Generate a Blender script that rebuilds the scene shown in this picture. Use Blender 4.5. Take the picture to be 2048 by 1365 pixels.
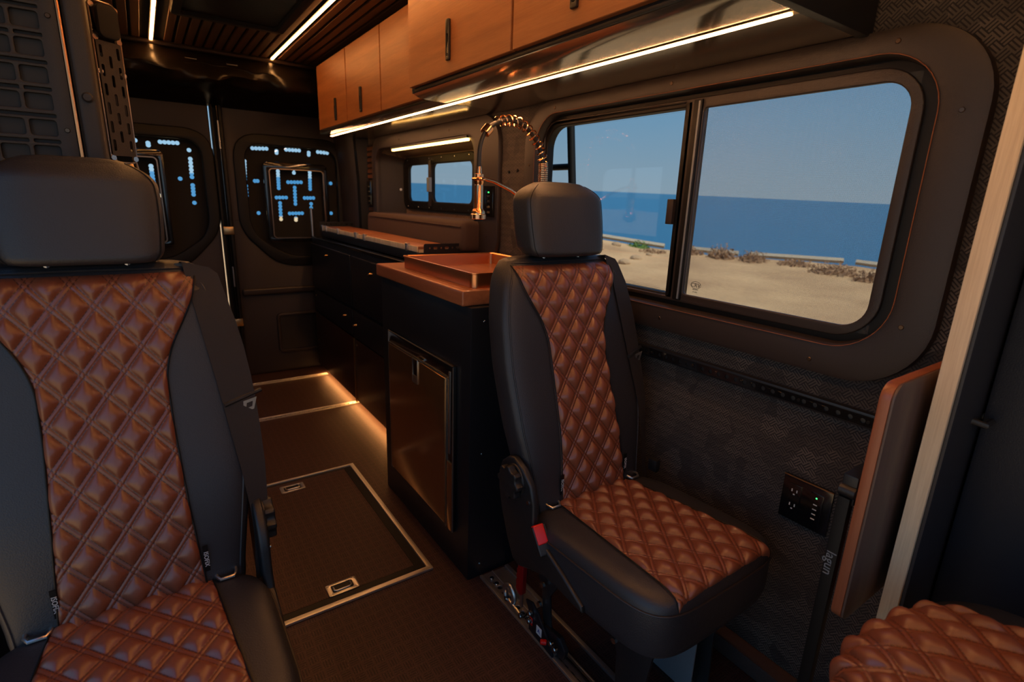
import bpy, bmesh, math, random
from mathutils import Vector, Matrix
random.seed(7)
for o in list(bpy.data.objects): bpy.data.objects.remove(o)
SC = bpy.context.scene; COL = SC.collection; PI = math.pi

# ------------------------------------------------------------------ camera
cd = bpy.data.cameras.new('camera'); cam = bpy.data.objects.new('camera', cd); COL.objects.link(cam)
yaw, pit, rol = 0.60711985, -0.26266556, 0.03488844
cy, sy, cp, sp = math.cos(yaw), math.sin(yaw), math.cos(pit), math.sin(pit)
F = Vector((sy*cp, cy*cp, sp)); R0 = Vector((cy, -sy, 0)); U0 = R0.cross(F)
RR = math.cos(rol)*R0 + math.sin(rol)*U0; UU = -math.sin(rol)*R0 + math.cos(rol)*U0
cam.matrix_world = Matrix(((RR.x, UU.x, -F.x, 0), (RR.y, UU.y, -F.y, 0), (RR.z, UU.z, -F.z, 1.22), (0, 0, 0, 1)))
cd.sensor_width = 36; cd.lens = 18.43; cd.clip_start = 0.02; cd.clip_end = 60000
cd.dof.use_dof = True; cd.dof.focus_distance = 1.35; cd.dof.aperture_fstop = 4.0
SC.camera = cam

# ------------------------------------------------------------------ world, sun, exposure
w = bpy.data.worlds.new('sky'); SC.world = w; w.use_nodes = True
nt = w.node_tree; nt.nodes.clear()
tc = nt.nodes.new('ShaderNodeTexCoord'); sx = nt.nodes.new('ShaderNodeSeparateXYZ')
rp = nt.nodes.new('ShaderNodeValToRGB'); bg = nt.nodes.new('ShaderNodeBackground'); wo = nt.nodes.new('ShaderNodeOutputWorld')
nt.links.new(tc.outputs['Generated'], sx.inputs[0]); nt.links.new(sx.outputs['Z'], rp.inputs[0])
nt.links.new(rp.outputs[0], bg.inputs[0]); nt.links.new(bg.outputs[0], wo.inputs[0])
cr = rp.color_ramp; cr.elements[0].position = 0.0; cr.elements[0].color = (.38, .50, .59, 1)
cr.elements[1].position = 1.0; cr.elements[1].color = (.06, .16, .42, 1)
for p_, c_ in ((.05, (.34, .49, .61, 1)), (.14, (.24, .45, .65, 1)), (.3, (.13, .35, .63, 1))):
    e = cr.elements.new(p_); e.color = c_
bg.inputs[1].default_value = 1.0
sd = bpy.data.lights.new('sun', 'SUN'); sun = bpy.data.objects.new('sun', sd); COL.objects.link(sun)
sd.energy = 6.0; sd.angle = .009; sd.color = (1, .9, .72)
sun.rotation_euler = Vector((-.02, .62, -.9)).to_track_quat('-Z', 'Y').to_euler()
SC.view_settings.view_transform = 'Standard'; SC.view_settings.look = 'None'
SC.view_settings.gamma = 1; SC.view_settings.use_curve_mapping = False; SC.view_settings.exposure = 0.42

# ------------------------------------------------------------------ materials
def lk(t, a, b): t.links.new(a, b)
def mat(name, col, rough=.5, metal=0., bump=0., bscale=200., coat=0., var=0., spec=.5, aniso=None):
    m = bpy.data.materials.new(name); m.use_nodes = True; t = m.node_tree
    b = t.nodes['Principled BSDF']; b.inputs['Base Color'].default_value = (*col, 1)
    b.inputs['Roughness'].default_value = rough; b.inputs['Metallic'].default_value = metal
    b.inputs['Specular IOR Level'].default_value = spec
    if coat: b.inputs['Coat Weight'].default_value = coat; b.inputs['Coat Roughness'].default_value = .12
    co = t.nodes.new('ShaderNodeTexCoord')
    if bump:
        n = t.nodes.new('ShaderNodeTexNoise'); n.inputs['Scale'].default_value = bscale; n.inputs['Detail'].default_value = 3
        lk(t, co.outputs['Object'], n.inputs['Vector'])
        bp = t.nodes.new('ShaderNodeBump'); bp.inputs['Strength'].default_value = bump; bp.inputs['Distance'].default_value = .002
        lk(t, n.outputs[0], bp.inputs['Height']); lk(t, bp.outputs[0], b.inputs['Normal'])
    if var:
        n = t.nodes.new('ShaderNodeTexNoise'); n.inputs['Scale'].default_value = 6; n.inputs['Detail'].default_value = 4
        lk(t, co.outputs['Object'], n.inputs['Vector'])
        mx = t.nodes.new('ShaderNodeMix'); mx.data_type = 'RGBA'
        mx.inputs[6].default_value = (*[c*(1-var) for c in col], 1); mx.inputs[7].default_value = (*[min(1, c*(1+var)) for c in col], 1)
        lk(t, n.outputs[0], mx.inputs[0]); lk(t, mx.outputs[2], b.inputs['Base Color'])
    return m
class X:   # small expression builder over Math nodes
    def __init__(s, t, o): s.t, s.o = t, o
    def op(s, f, b=None, c=None):
        n = s.t.nodes.new('ShaderNodeMath'); n.operation = f
        for i, v in enumerate((s, b, c)):
            if v is None: continue
            if isinstance(v, X): s.t.links.new(v.o, n.inputs[i])
            else: n.inputs[i].default_value = v
        return X(s.t, n.outputs[0])
    def __add__(s, b): return s.op('ADD', b)
    def __sub__(s, b): return s.op('SUBTRACT', b)
    def __mul__(s, b): return s.op('MULTIPLY', b)
    def fr(s): return s.op('FRACT')
    def fl(s): return s.op('FLOOR')
    def ab(s): return s.op('ABSOLUTE')
    def lt(s, b): return s.op('LESS_THAN', b)
    def gt(s, b): return s.op('GREATER_THAN', b)
    def mn(s, b): return s.op('MINIMUM', b)
    def mx(s, b): return s.op('MAXIMUM', b)
def coords(t, which='Object'):
    c = t.nodes.new('ShaderNodeTexCoord'); s = t.nodes.new('ShaderNodeSeparateXYZ'); lk(t, c.outputs[which], s.inputs[0])
    return [X(t, s.outputs[i]) for i in range(3)]
def mixcol(t, fac, a, b):
    m = t.nodes.new('ShaderNodeMix'); m.data_type = 'RGBA'
    if isinstance(fac, X): lk(t, fac.o, m.inputs[0])
    else: m.inputs[0].default_value = fac
    for i, c in ((6, a), (7, b)):
        if isinstance(c, tuple): m.inputs[i].default_value = (*c, 1)
        else: lk(t, c, m.inputs[i])
    return m.outputs[2]
def bumpn(t, h, dist, strength=1.):
    bp = t.nodes.new('ShaderNodeBump'); bp.inputs['Strength'].default_value = strength; bp.inputs['Distance'].default_value = dist
    lk(t, h.o if isinstance(h, X) else h, bp.inputs['Height']); lk(t, bp.outputs[0], t.nodes['Principled BSDF'].inputs['Normal'])

def wood(name, c1, c2, axis=1, rough=.4, scale=1., coat=0.):
    m = mat(name, c1, rough, coat=coat); t = m.node_tree; b = t.nodes['Principled BSDF']
    co = t.nodes.new('ShaderNodeTexCoord'); mp = t.nodes.new('ShaderNodeMapping'); lk(t, co.outputs['Object'], mp.inputs[0])
    s = [14*scale]*3; s[axis] = 1.1*scale; mp.inputs['Scale'].default_value = s
    n = t.nodes.new('ShaderNodeTexNoise'); n.inputs['Scale'].default_value = 2.2; n.inputs['Detail'].default_value = 6; n.inputs['Distortion'].default_value = .6
    lk(t, mp.outputs[0], n.inputs[0])
    mp2 = t.nodes.new('ShaderNodeMapping'); lk(t, co.outputs['Object'], mp2.inputs[0])
    s2 = [160*scale]*3; s2[axis] = 6*scale; mp2.inputs['Scale'].default_value = s2
    n2 = t.nodes.new('ShaderNodeTexNoise'); n2.inputs['Scale'].default_value = 3; n2.inputs['Detail'].default_value = 3; lk(t, mp2.outputs[0], n2.inputs[0])
    f = (X(t, n.outputs[0])*1.6 - .35) + (X(t, n2.outputs[0]) - .5)*.7
    f = f.mx(0.).mn(1.)
    lk(t, mixcol(t, f, c1, c2), b.inputs['Base Color'])
    bumpn(t, n2.outputs[0], .0006, .4)
    return m
def emis(name, col, s):
    m = bpy.data.materials.new(name); m.use_nodes = True; t = m.node_tree; t.nodes.clear()
    e = t.nodes.new('ShaderNodeEmission'); e.inputs[0].default_value = (*col, 1); e.inputs[1].default_value = s
    o = t.nodes.new('ShaderNodeOutputMaterial'); lk(t, e.outputs[0], o.inputs[0]); return m

M = {}
M['black'] = mat('black_powder_coat', (.008, .009, .012), .38, bump=.15, bscale=900)
M['black_gloss'] = mat('black_gloss', (.006, .006, .007), .12, coat=.6)
M['fridge'] = mat('fridge_door_bronze', (.70, .42, .2), .2, metal=.95)
M['plastic'] = mat('black_plastic', (.013, .013, .014), .36, bump=.3, bscale=700)
M['rubber'] = mat('rubber_seal', (.004, .004, .004), .5, spec=.3)
M['leather'] = mat('charcoal_leather', (.022, .022, .026), .42, bump=.35, bscale=420, spec=.55)
M['trimleather'] = mat('brown_black_leather_trim', (.026, .019, .017), .42, bump=.3, bscale=500)
M['liner'] = mat('dark_leather_liner', (.016, .011, .009), .3, bump=.3, bscale=60)
M['belt'] = mat('belt_webbing', (.065, .058, .058), .6, bump=.6, bscale=900)
M['darkchrome'] = mat('dark_chrome', (.28, .22, .18), .3, metal=1)
M['steel'] = mat('brushed_steel', (.62, .60, .57), .34, metal=1)
M['alu'] = mat('aluminium', (.74, .71, .66), .45, metal=1, bump=.1, bscale=300)
M['darksteel'] = mat('grey_steel_plate', (.22, .25, .28), .45, metal=.3)
M['copper'] = mat('copper_sink', (.78, .34, .14), .32, metal=1, bump=.05, bscale=200)
M['coppertap'] = mat('rose_gold_tap', (.90, .47, .24), .2, metal=1)
M['brass'] = mat('brass_edge', (.62, .42, .2), .3, metal=1)
M['cab'] = wood('cherry_laminate', (.40, .150, .050), (.23, .075, .024), 1, .42)
M['walnut'] = wood('walnut_block', (.42, .15, .06), (.22, .065, .028), 1, .34, 1.0, .2)
M['board'] = wood('walnut_board', (.30, .115, .06), (.2, .07, .035), 1, .4)
M['leafface'] = wood('grey_walnut_face', (.125, .085, .068), (.07, .046, .038), 2, .42)
M['leafedge'] = wood('red_walnut_edge', (.33, .11, .05), (.22, .07, .03), 2, .35)
M['ply'] = wood('birch_ply_edge', (.86, .72, .50), (.52, .38, .22), 2, .5)
M['slat'] = wood('ceiling_slat', (.11, .045, .018), (.06, .024, .010), 1, .5)
M['backing'] = mat('ceiling_backing', (.006, .005, .004), .8)
M['doorpanel'] = mat('door_trim_brown', (.021, .0145, .0135), .5, bump=.2, bscale=300)
M['panelbrown'] = mat('moulded_panel', (.025, .021, .020), .5, bump=.25, bscale=500)
M['pillar'] = mat('navy_black_pillar_trim', (.012, .015, .022), .45, bump=.2, bscale=400)
M['slate'] = mat('slate_backing', (.016, .019, .024), .6)
M['cushionfab'] = mat('bench_fabric', (.055, .032, .026), .85, bump=.8, bscale=350)
M['red'] = mat('red_plastic', (.62, .012, .008), .3)
M['redanod'] = mat('red_anodised', (.42, .01, .012), .28, metal=.5)
M['white'] = mat('white_print', (.6, .6, .6), .5)
M['blueprint'] = mat('blue_print', (.03, .05, .3), .5)
M['clearmark'] = mat('dark_print', (.01, .01, .01), .5)
M['wooddark'] = wood('dark_lower_panel', (.035, .014, .008), (.02, .008, .005), 2, .35)
M['led'] = emis('led_diffuser', (1, .42, .12), 31)
M['led_cab'] = emis('led_diffuser_cabinet', (1, .44, .17), 44)
M['led_pod'] = emis('led_diffuser_niche', (1, .50, .12), 8)
M['led_kick'] = emis('led_diffuser_kick', (1, .42, .12), 25)
M['green'] = emis('green_indicator', (.05, 1, .15), 2.5)
M['underside'] = mat('cabinet_underside', (.33, .29, .24), .16, metal=.9)
M['screw'] = mat('dark_screw', (.10, .07, .05), .3, metal=.9)
M['bolt'] = mat('zinc_bolt', (.5, .5, .5), .22, metal=1)
M['stamp'] = mat('galvanised_steel', (.6, .58, .54), .42, metal=1, bump=.3, bscale=40)
M['stitch'] = mat('orange_brown_thread', (.22, .075, .03), .6)

# floor rubber with raised dashes
m = mat('floor_rubber', (.045, .026, .018), .5, spec=.3); t = m.node_tree; b = t.nodes['Principled BSDF']; x, y, z = coords(t)
S = .030; u = x*(1/S); v = y*(1/S); par = (u.fl()+v.fl())*.5; par = (par.fr()).gt(.25)
a1 = (u.fr()*4.); a2 = (v.fr()*4.)
strip = par*((a1.fr()-.5).ab().lt(.26)) + (X(t, par.o)*-1.+1.)*((a2.fr()-.5).ab().lt(.26))
inn = ((u.fr()-.5).ab().lt(.4))*((v.fr()-.5).ab().lt(.4)); dash = strip*inn
no = t.nodes.new('ShaderNodeTexNoise'); no.inputs['Scale'].default_value = 300; c_ = t.nodes.new('ShaderNodeTexCoord'); lk(t, c_.outputs['Object'], no.inputs[0])
spk = X(t, no.outputs[0]).gt(.66)
fc = nfl = mixcol(t, dash*.8, (.058, .027, .022), (.018, .010, .009)); lk(t, mixcol(t, spk*.7, nfl, (.16, .11, .08)), b.inputs['Base Color'])
bumpn(t, dash*-.8+X(t, no.outputs[0])*.6, .002, .8); M['floor'] = m
# chevron wall fabric
def fabric(name, dark, light, s=.034, n=3.):
    m = mat(name, dark, .8); t = m.node_tree; b = t.nodes['Principled BSDF']; x, y, z = coords(t)
    u = (y+z)*(.7071/s); v = (y-z)*(.7071/s)
    par = (((u.fl()+v.fl())*.5).fr()).gt(.25)
    st = par*(((u.fr()*n).fr()).gt(.42)) + (par*-1.+1.)*(((v.fr()*n).fr()).gt(.42))
    wv = t.nodes.new('ShaderNodeTexNoise'); wv.inputs['Scale'].default_value = 700; c_ = t.nodes.new('ShaderNodeTexCoord'); lk(t, c_.outputs['Object'], wv.inputs[0])
    big = t.nodes.new('ShaderNodeTexVoronoi'); big.inputs['Scale'].default_value = 17; lk(t, c_.outputs['Object'], big.inputs[0])
    f = st*(X(t, big.outputs['Color'])*.9+.25)*(X(t, wv.outputs[0])*.8+.5)
    lk(t, mixcol(t, f.mn(1.), dark, light), b.inputs['Base Color'])
    bumpn(t, st+X(t, wv.outputs[0])*.5, .0012, .8); return m
M['fabric'] = fabric('chevron_fabric', (.012, .010, .010), (.10, .082, .068), .018)
M['fabric_pod'] = fabric('niche_fabric', (.10, .06, .035), (.2, .13, .08), .02, 2.)

QW, QH, BAND = .062, .080, .085
def quilt_mat():
    m = mat('quilted_tan_leather', (.20, .064, .033), .34, spec=.7); t = m.node_tree; b = t.nodes['Principled BSDF']
    x, y, z = coords(t, 'UV')
    a = (x*(1/QW)+y*(1/QH)); c = (x*(1/QW)-y*(1/QH))
    def seam(p, q):
        f = p.fr(); d = f.mn(f*-1.+1.)
        return ((d-BAND).ab().lt(.016))*(((q*7.).fr()).gt(.3))
    s = seam(a, c).mx(seam(c, a))
    lk(t, mixcol(t, s*.85, (.20, .062, .030), (.045, .014, .008)), b.inputs['Base Color'])
    no = t.nodes.new('ShaderNodeTexNoise'); no.inputs['Scale'].default_value = 350; no.inputs['Detail'].default_value = 3
    c_ = t.nodes.new('ShaderNodeTexCoord'); lk(t, c_.outputs['Object'], no.inputs[0])
    bumpn(t, X(t, no.outputs[0])*.5-s*.6, .0008, .5)
    return m
M['quilt'] = quilt_mat()
# glass: mostly clear with reflection
def glassmat(name, tint, fac, mesh=0.):
    m = bpy.data.materials.new(name); m.use_nodes = True; t = m.node_tree; t.nodes.clear()
    tr = t.nodes.new('ShaderNodeBsdfTransparent'); tr.inputs[0].default_value = (*tint, 1)
    g = t.nodes.new('ShaderNodeBsdfGlossy'); g.inputs['Roughness'].default_value = .02; g.inputs[0].default_value = (1, 1, 1, 1)
    mx = t.nodes.new('ShaderNodeMixShader'); mx.inputs[0].default_value = fac
    o = t.nodes.new('ShaderNodeOutputMaterial'); lk(t, tr.outputs[0], mx.inputs[1]); lk(t, g.outputs[0], mx.inputs[2]); last = mx.outputs[0]
    if mesh:
        x, y, z = coords(t); c = ((y*500.).fr()-.5).ab().gt(.40).mx(((z*500.).fr()-.5).ab().gt(.40))
        d = t.nodes.new('ShaderNodeBsdfDiffuse'); d.inputs[0].default_value = (.25, .24, .22, 1)
        m2 = t.nodes.new('ShaderNodeMixShader'); lk(t, (c*mesh).o, m2.inputs[0]); lk(t, last, m2.inputs[1]); lk(t, d.outputs[0], m2.inputs[2]); last = m2.outputs[0]
    lk(t, last, o.inputs[0]); return m
M['glass'] = glassmat('window_glass', (.70, .715, .725), .03)
M['screen'] = glassmat('insect_screen', (.98, .98, .98), .0, .28)
M['tint'] = glassmat('rear_glass', (.86, .93, .96), .03)
# outdoor
m = mat('sand', (.42, .30, .17), .95, bump=0); t = m.node_tree; b = t.nodes['Principled BSDF']
c_ = t.nodes.new('ShaderNodeTexCoord'); n1 = t.nodes.new('ShaderNodeTexNoise'); n1.inputs['Scale'].default_value = .5; n1.inputs['Detail'].default_value = 8; lk(t, c_.outputs['Object'], n1.inputs[0])
lk(t, mixcol(t, (X(t, n1.outputs[0])*2.4-.6).mx(0.).mn(1.), (.30, .18, .09), (.52, .35, .185)), b.inputs['Base Color'])
n2 = t.nodes.new('ShaderNodeTexNoise'); n2.inputs['Scale'].default_value = 6; n2.inputs['Detail'].default_value = 8; lk(t, c_.outputs['Object'], n2.inputs[0])
bumpn(t, n2.outputs[0], .08, .6); M['sand'] = m
m = mat('sea_water', (.026, .135, .265), .5, spec=.25); t = m.node_tree
c_ = t.nodes.new('ShaderNodeTexCoord'); n2 = t.nodes.new('ShaderNodeTexNoise'); n2.inputs['Scale'].default_value = .4; n2.inputs['Detail'].default_value = 8; lk(t, c_.outputs['Object'], n2.inputs[0])
bumpn(t, n2.outputs[0], .6, .5); M['sea'] = m
M['bush'] = mat('dry_brush', (.30, .18, .10), .9); M['shrub'] = mat('green_shrub', (.08, .17, .03), .8)
M['concrete'] = mat('pale_concrete', (.36, .32, .25), .9, bump=.5, bscale=30); M['rock'] = mat('sandstone', (.36, .25, .15), .95, bump=.8, bscale=20, var=.3)

# ------------------------------------------------------------------ object helpers
WL = {}
def cart(v): return Vector(v)
def props(o, label=None, cat=None, group=None, kind=None):
    if label: o['label'] = label
    if cat: o['category'] = cat
    if group: o['group'] = group
    if kind: o['kind'] = kind
    return o
def thing(name, loc, label, cat, group=None, rz=0):
    o = bpy.data.objects.new(name, None); COL.objects.link(o); o.location = loc; o.rotation_euler = (0, 0, rz); o.empty_display_size = .05
    WL[o.name] = Vector(loc); return props(o, label, cat, group)
def tomesh(bm, name='mesh', smooth=True):
    if isinstance(bm, bpy.types.Mesh): return bm
    me = bpy.data.meshes.new(name); bmesh.ops.recalc_face_normals(bm, faces=bm.faces); bm.to_mesh(me); bm.free()
    if smooth:
        for p in me.polygons: p.use_smooth = True
        try: me.set_sharp_from_angle(angle=math.radians(38))
        except Exception: pass
    return me
def part(name, bm, m, parent=None, local=False, label=None, loc=None, smooth=True, kind=None):
    """mesh object. World-coordinate mesh unless local; origin is moved to the parent's origin (or own base)."""
    me = tomesh(bm, name, smooth)
    if m is not None and not me.materials: me.materials.append(M[m] if isinstance(m, str) else m)
    o = bpy.data.objects.new(name, me); COL.objects.link(o)
    if parent is not None:
        o.parent = parent; base = WL[parent.name]; WL[o.name] = base + (Vector(loc) if loc else Vector((0, 0, 0)))
        if loc: o.location = loc
        if not local: me.transform(Matrix.Translation(-base))
    else:
        if not local:
            vs = [v.co for v in me.vertices]
            c = Vector(((min(v.x for v in vs)+max(v.x for v in vs))/2, (min(v.y for v in vs)+max(v.y for v in vs))/2, min(v.z for v in vs)))
            me.transform(Matrix.Translation(-c)); o.location = c; WL[o.name] = c
        else:
            o.location = loc or (0, 0, 0); WL[o.name] = Vector(loc or (0, 0, 0))
    if label: o['label'] = label
    if kind: o['kind'] = kind
    return o
def struct(name, bm, m, parent=None, **k):
    o = part(name, bm, m, parent, **k)
    if parent is None: o['kind'] = 'structure'
    return o
def copyobj(o, parent, loc=None, label=None):
    c = o.copy(); COL.objects.link(c); c.parent = parent; WL[c.name] = WL[parent.name] if parent else Vector(loc or (0, 0, 0))
    if loc is not None: c.location = loc
    for ch in o.children:
        copyobj(ch, c)
    if label: c['label'] = label
    return c

def box(bm, x0, x1, y0, y1, z0, z1, bev=0., seg=2, mtx=None):
    b2 = bmesh.new(); bmesh.ops.create_cube(b2, size=1)
    for v in b2.verts: v.co = Vector(((x0+x1)/2+v.co.x*(x1-x0), (y0+y1)/2+v.co.y*(y1-y0), (z0+z1)/2+v.co.z*(z1-z0)))
    if bev: bmesh.ops.bevel(b2, geom=b2.edges[:], offset=bev, segments=seg, affect='EDGES', profile=.6, clamp_overlap=True)
    if mtx: bmesh.ops.transform(b2, matrix=mtx, verts=b2.verts)
    merge(bm, b2); return bm
def merge(bm, b2):
    me = bpy.data.meshes.new('tmp'); b2.to_mesh(me); b2.free(); bm.from_mesh(me); bpy.data.meshes.remove(me)
def B(*a, **k): return box(bmesh.new(), *a, **k)
def sweep(bm, pts, r, n=8, closed=False, flat=None):
    """tube along points; r number or list; flat=(w,h) gives an elliptical/flat ribbon-like section"""
    pts = [Vector(p) for p in pts]; N = len(pts); rings = []
    prev = None
    for i, p in enumerate(pts):
        if closed: tn = (pts[(i+1) % N]-pts[i-1]).normalized()
        else: tn = (pts[min(i+1, N-1)]-pts[max(i-1, 0)]).normalized()
        if prev is None:
            a = Vector((0, 0, 1)) if abs(tn.z) < .9 else Vector((1, 0, 0)); nx = tn.cross(a).normalized()
        else:
            nx = (prev - tn*prev.dot(tn)).normalized()
        prev = nx; ny = tn.cross(nx); rr = r[i] if isinstance(r, (list, tuple)) else r
        ring = []
        for k in range(n):
            an = 2*PI*k/n; ring.append(bm.verts.new(p+nx*math.cos(an)*rr+ny*math.sin(an)*rr))
        rings.append(ring)
    for i in range(N if closed else N-1):
        A, C = rings[i], rings[(i+1) % N]
        for k in range(n): bm.faces.new((A[k], A[(k+1) % n], C[(k+1) % n], C[k]))
    if not closed:
        bm.faces.new(rings[0][::-1]); bm.faces.new(rings[-1])
    return bm
def tube(pts, r, n=8, closed=False): return sweep(bmesh.new(), pts, r, n, closed)
def cyl(bm, p0, p1, r, n=20, r2=None, bev=0):
    p0, p1 = Vector(p0), Vector(p1)
    if bev:
        d = (p1-p0).normalized()
        return sweep(bm, [p0, p0+d*1e-5, p0+d*bev, p1-d*bev, p1-d*1e-5, p1], [r-bev, r-bev, r, r2 or r, (r2 or r)-bev, (r2 or r)-bev], n)
    return sweep(bm, [p0, p1], [r, r2 if r2 is not None else r], n)
def C(*a, **k): return cyl(bmesh.new(), *a, **k)
def ring_loft(bm, rings, cap=True):
    V = [[bm.verts.new(p) for p in r] for r in rings]; n = len(V[0])
    for i in range(len(V)-1):
        for k in range(n): bm.faces.new((V[i][k], V[i][(k+1) % n], V[i+1][(k+1) % n], V[i+1][k]))
    if cap: bm.faces.new(V[0][::-1]); bm.faces.new(V[-1])
    return bm
def rrect(x0, x1, y0, y1, r, n=8):
    """rounded rectangle outline, r number or 4 radii (x1y1, x0y1, x0y0, x1y0)"""
    if not isinstance(r, (tuple, list)): r = (r,)*4
    out = []
    for i, (cx, cyy, a0) in enumerate(((x1, y1, 0), (x0, y1, 90), (x0, y0, 180), (x1, y0, 270))):
        q = max(r[i], 1e-4); ox = cx-q if cx == x1 else cx+q; oy = cyy-q if cyy == y1 else cyy+q
        for k in range(n+1):
            a = math.radians(a0+90*k/n); out.append((ox+q*math.cos(a), oy+q*math.sin(a)))
    return out
def circ(cx, cyy, r, n=16): return [(cx+r*math.cos(2*PI*k/n), cyy+r*math.sin(2*PI*k/n)) for k in range(n)]
def scallop(x0, y0, x1, y1, r, cnt, n=6):
    """outline of the union of cnt overlapping circles on a line"""
    if cnt == 1: return circ(x0, y0, r, 14)
    dx, dy = x1-x0, y1-y0; L = math.hypot(dx, dy); ux, uy = dx/L, dy/L; d = L/(cnt-1)
    th = math.acos(min(.95, d/2/r)); out = []
    def P_(cx, a): lx = cx+r*math.cos(a); ly = r*math.sin(a); return (x0+ux*lx-uy*ly, y0+uy*lx+ux*ly)
    for i in range(cnt):
        a0 = -PI*.0 + (PI - th if i > 0 else PI); a1 = th if i < cnt-1 else 0
        for k in range(n): out.append(P_(i*d, a0+(a1-a0)*k/n))
    for i in range(cnt-1, -1, -1):
        a0 = (0 if i == cnt-1 else -th); a1 = (-PI if i == 0 else -(PI-th))
        for k in range(n): out.append(P_(i*d, a0+(a1-a0)*k/n))
    return out
def plate(outline, holes, th, plane, at, bev=0., bres=1):
    """2-D outline with holes -> solid plate. plane 'yz' (normal x), 'xz' (normal y), 'xy' (normal z); occupies at..at+th"""
    cu = bpy.data.curves.new('pl', 'CURVE'); cu.dimensions = '2D'; cu.fill_mode = 'BOTH'; cu.extrude = th/2-bev; cu.bevel_depth = bev; cu.bevel_resolution = bres
    if bev: cu.offset = -bev
    for pl in [outline]+list(holes):
        s = cu.splines.new('POLY'); s.points.add(len(pl)-1)
        for i, q in enumerate(pl): s.points[i].co = (q[0], q[1], 0, 1)
        s.use_cyclic_u = True
    ob = bpy.data.objects.new('pl', cu); COL.objects.link(ob)
    dg = bpy.context.evaluated_depsgraph_get(); me = bpy.data.meshes.new_from_object(ob.evaluated_get(dg))
    bpy.data.objects.remove(ob); bpy.data.curves.remove(cu)
    for v in me.vertices:
        a, b_, c = v.co; c += th/2+at
        v.co = {'yz': (c, a, b_), 'xz': (a, c, b_), 'xy': (a, b_, c)}[plane]
    bm = bmesh.new(); bm.from_mesh(me); bpy.data.meshes.remove(me)
    bmesh.ops.remove_doubles(bm, verts=bm.verts, dist=1e-5)
    return bm
def text(s, size, mtx, m, name, parent, local=False, ext=.0003):
    cu = bpy.data.curves.new('tx', 'FONT'); cu.body = s; cu.size = size; cu.extrude = ext; cu.align_x = 'CENTER'; cu.align_y = 'CENTER'; cu.resolution_u = 2
    ob = bpy.data.objects.new('tx', cu); COL.objects.link(ob)
    dg = bpy.context.evaluated_depsgraph_get(); me = bpy.data.meshes.new_from_object(ob.evaluated_get(dg)); bpy.data.objects.remove(ob); bpy.data.curves.remove(cu)
    me.transform(mtx); me.materials.clear()
    return part(name, me, m, parent, local)
def basis(o, xd, yd):
    xd = Vector(xd).normalized(); yd = Vector(yd).normalized(); zd = xd.cross(yd)
    return Matrix(((xd.x, yd.x, zd.x, o[0]), (xd.y, yd.y, zd.y, o[1]), (xd.z, yd.z, zd.z, o[2]), (0, 0, 0, 1)))
def lerp(t_, tab):
    if t_ <= tab[0][0]: return tab[0][1]
    for (a, va), (b_, vb) in zip(tab, tab[1:]):
        if t_ <= b_: s = (t_-a)/(b_-a); return va+(vb-va)*s
    return tab[-1][1]
def slerp(t_, tab):
    """smooth lookup"""
    h = .02; return (lerp(t_-h, tab)+2*lerp(t_, tab)+lerp(t_+h, tab))/4
def screw(name, p, n, r, parent, m='bolt', h=.003):
    p = Vector(p); n = Vector(n).normalized(); bm = bmesh.new(); cyl(bm, p, p+n*h, r, 12, bev=min(h, r)*.35)
    return part(name, bm, m, parent)

# ================================================================== STRUCTURE
ZC = 1.95; XR = 1.25; XL = -.46; YR = 3.84
struct('floor', B(XL-.1, XR+.05, -1.4, YR+.1, -.05, 0), 'floor')
# right wall with two openings
w1o = rrect(.40, 1.66, .93, 1.52, .11); podo = rrect(2.10, 3.34, .98, 1.50, .08)
struct('wall_right', plate(rrect(-1.4, YR+.1, 0, 2.05, .001, 1), [w1o, podo], .03, 'yz', XR), 'fabric')
# left wall: open sliding door + niche window, never in view
dro = rrect(-1.25, 1.12, .02, 1.85, .1); lw = rrect(2.2, 3.2, 1.0, 1.48, .08)
struct('wall_left', plate(rrect(-1.4, YR+.1, 0, 2.05, .001, 1), [dro, lw], .03, 'yz', XL-.03), 'fabric')
struct('wall_front', plate(rrect(XL, XR, 0, 2.05, .001, 1), [rrect(XL+.04, XR-.04, .85, 1.9, .12)], .03, 'xz', -1.43), 'trimleather')
struct('wall_rear', plate(rrect(XL-.03, XR+.03, -.05, 2.05, .001, 1), [rrect(XL+.1, 1.17, .02, 1.78, .06)], .05, 'xz', YR), 'liner')
ceil = struct('ceiling', B(XL-.03, XR+.03, -1.4, YR+.05, ZC+.012, ZC+.05), 'backing')
# slats
W_ = ZC
smesh = tomesh(B(-.0165, .0165, -1.3, 3.53, 0, .012, bev=.0015, seg=1)); smesh.materials.append(M['slat'])
base = WL['ceiling']; xs = []
k = XL+.03
while k < 1.05:
    if abs(k-.14) > .028 and abs(k-.70) > .028: xs.append(k)
    k += .0455
first = True
for xv in xs:
    o = bpy.data.objects.new('slat', smesh); COL.objects.link(o); o.parent = ceil; o.location = Vector((xv, 0, ZC))-base
# shallow chamfer where ceiling meets walls
bm = bmesh.new(); v = [bm.verts.new(p) for p in ((.95, -1.3, ZC+.004), (XR, -1.3, 1.80), (XR, YR, 1.80), (.95, YR, ZC+.004))]; bm.faces.new(v)
bmesh.ops.solidify(bm, geom=bm.faces[:], thickness=.01)
struct('trim_1', bm, 'liner')
bm = bmesh.new(); v = [bm.verts.new(p) for p in ((-.30, -1.3, ZC-.002), (XL, -1.3, 1.80), (XL, YR, 1.80), (-.30, YR, ZC-.002))]; bm.faces.new(v)
bmesh.ops.solidify(bm, geom=bm.faces[:], thickness=.01)
struct('trim_2', bm, 'liner')

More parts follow.
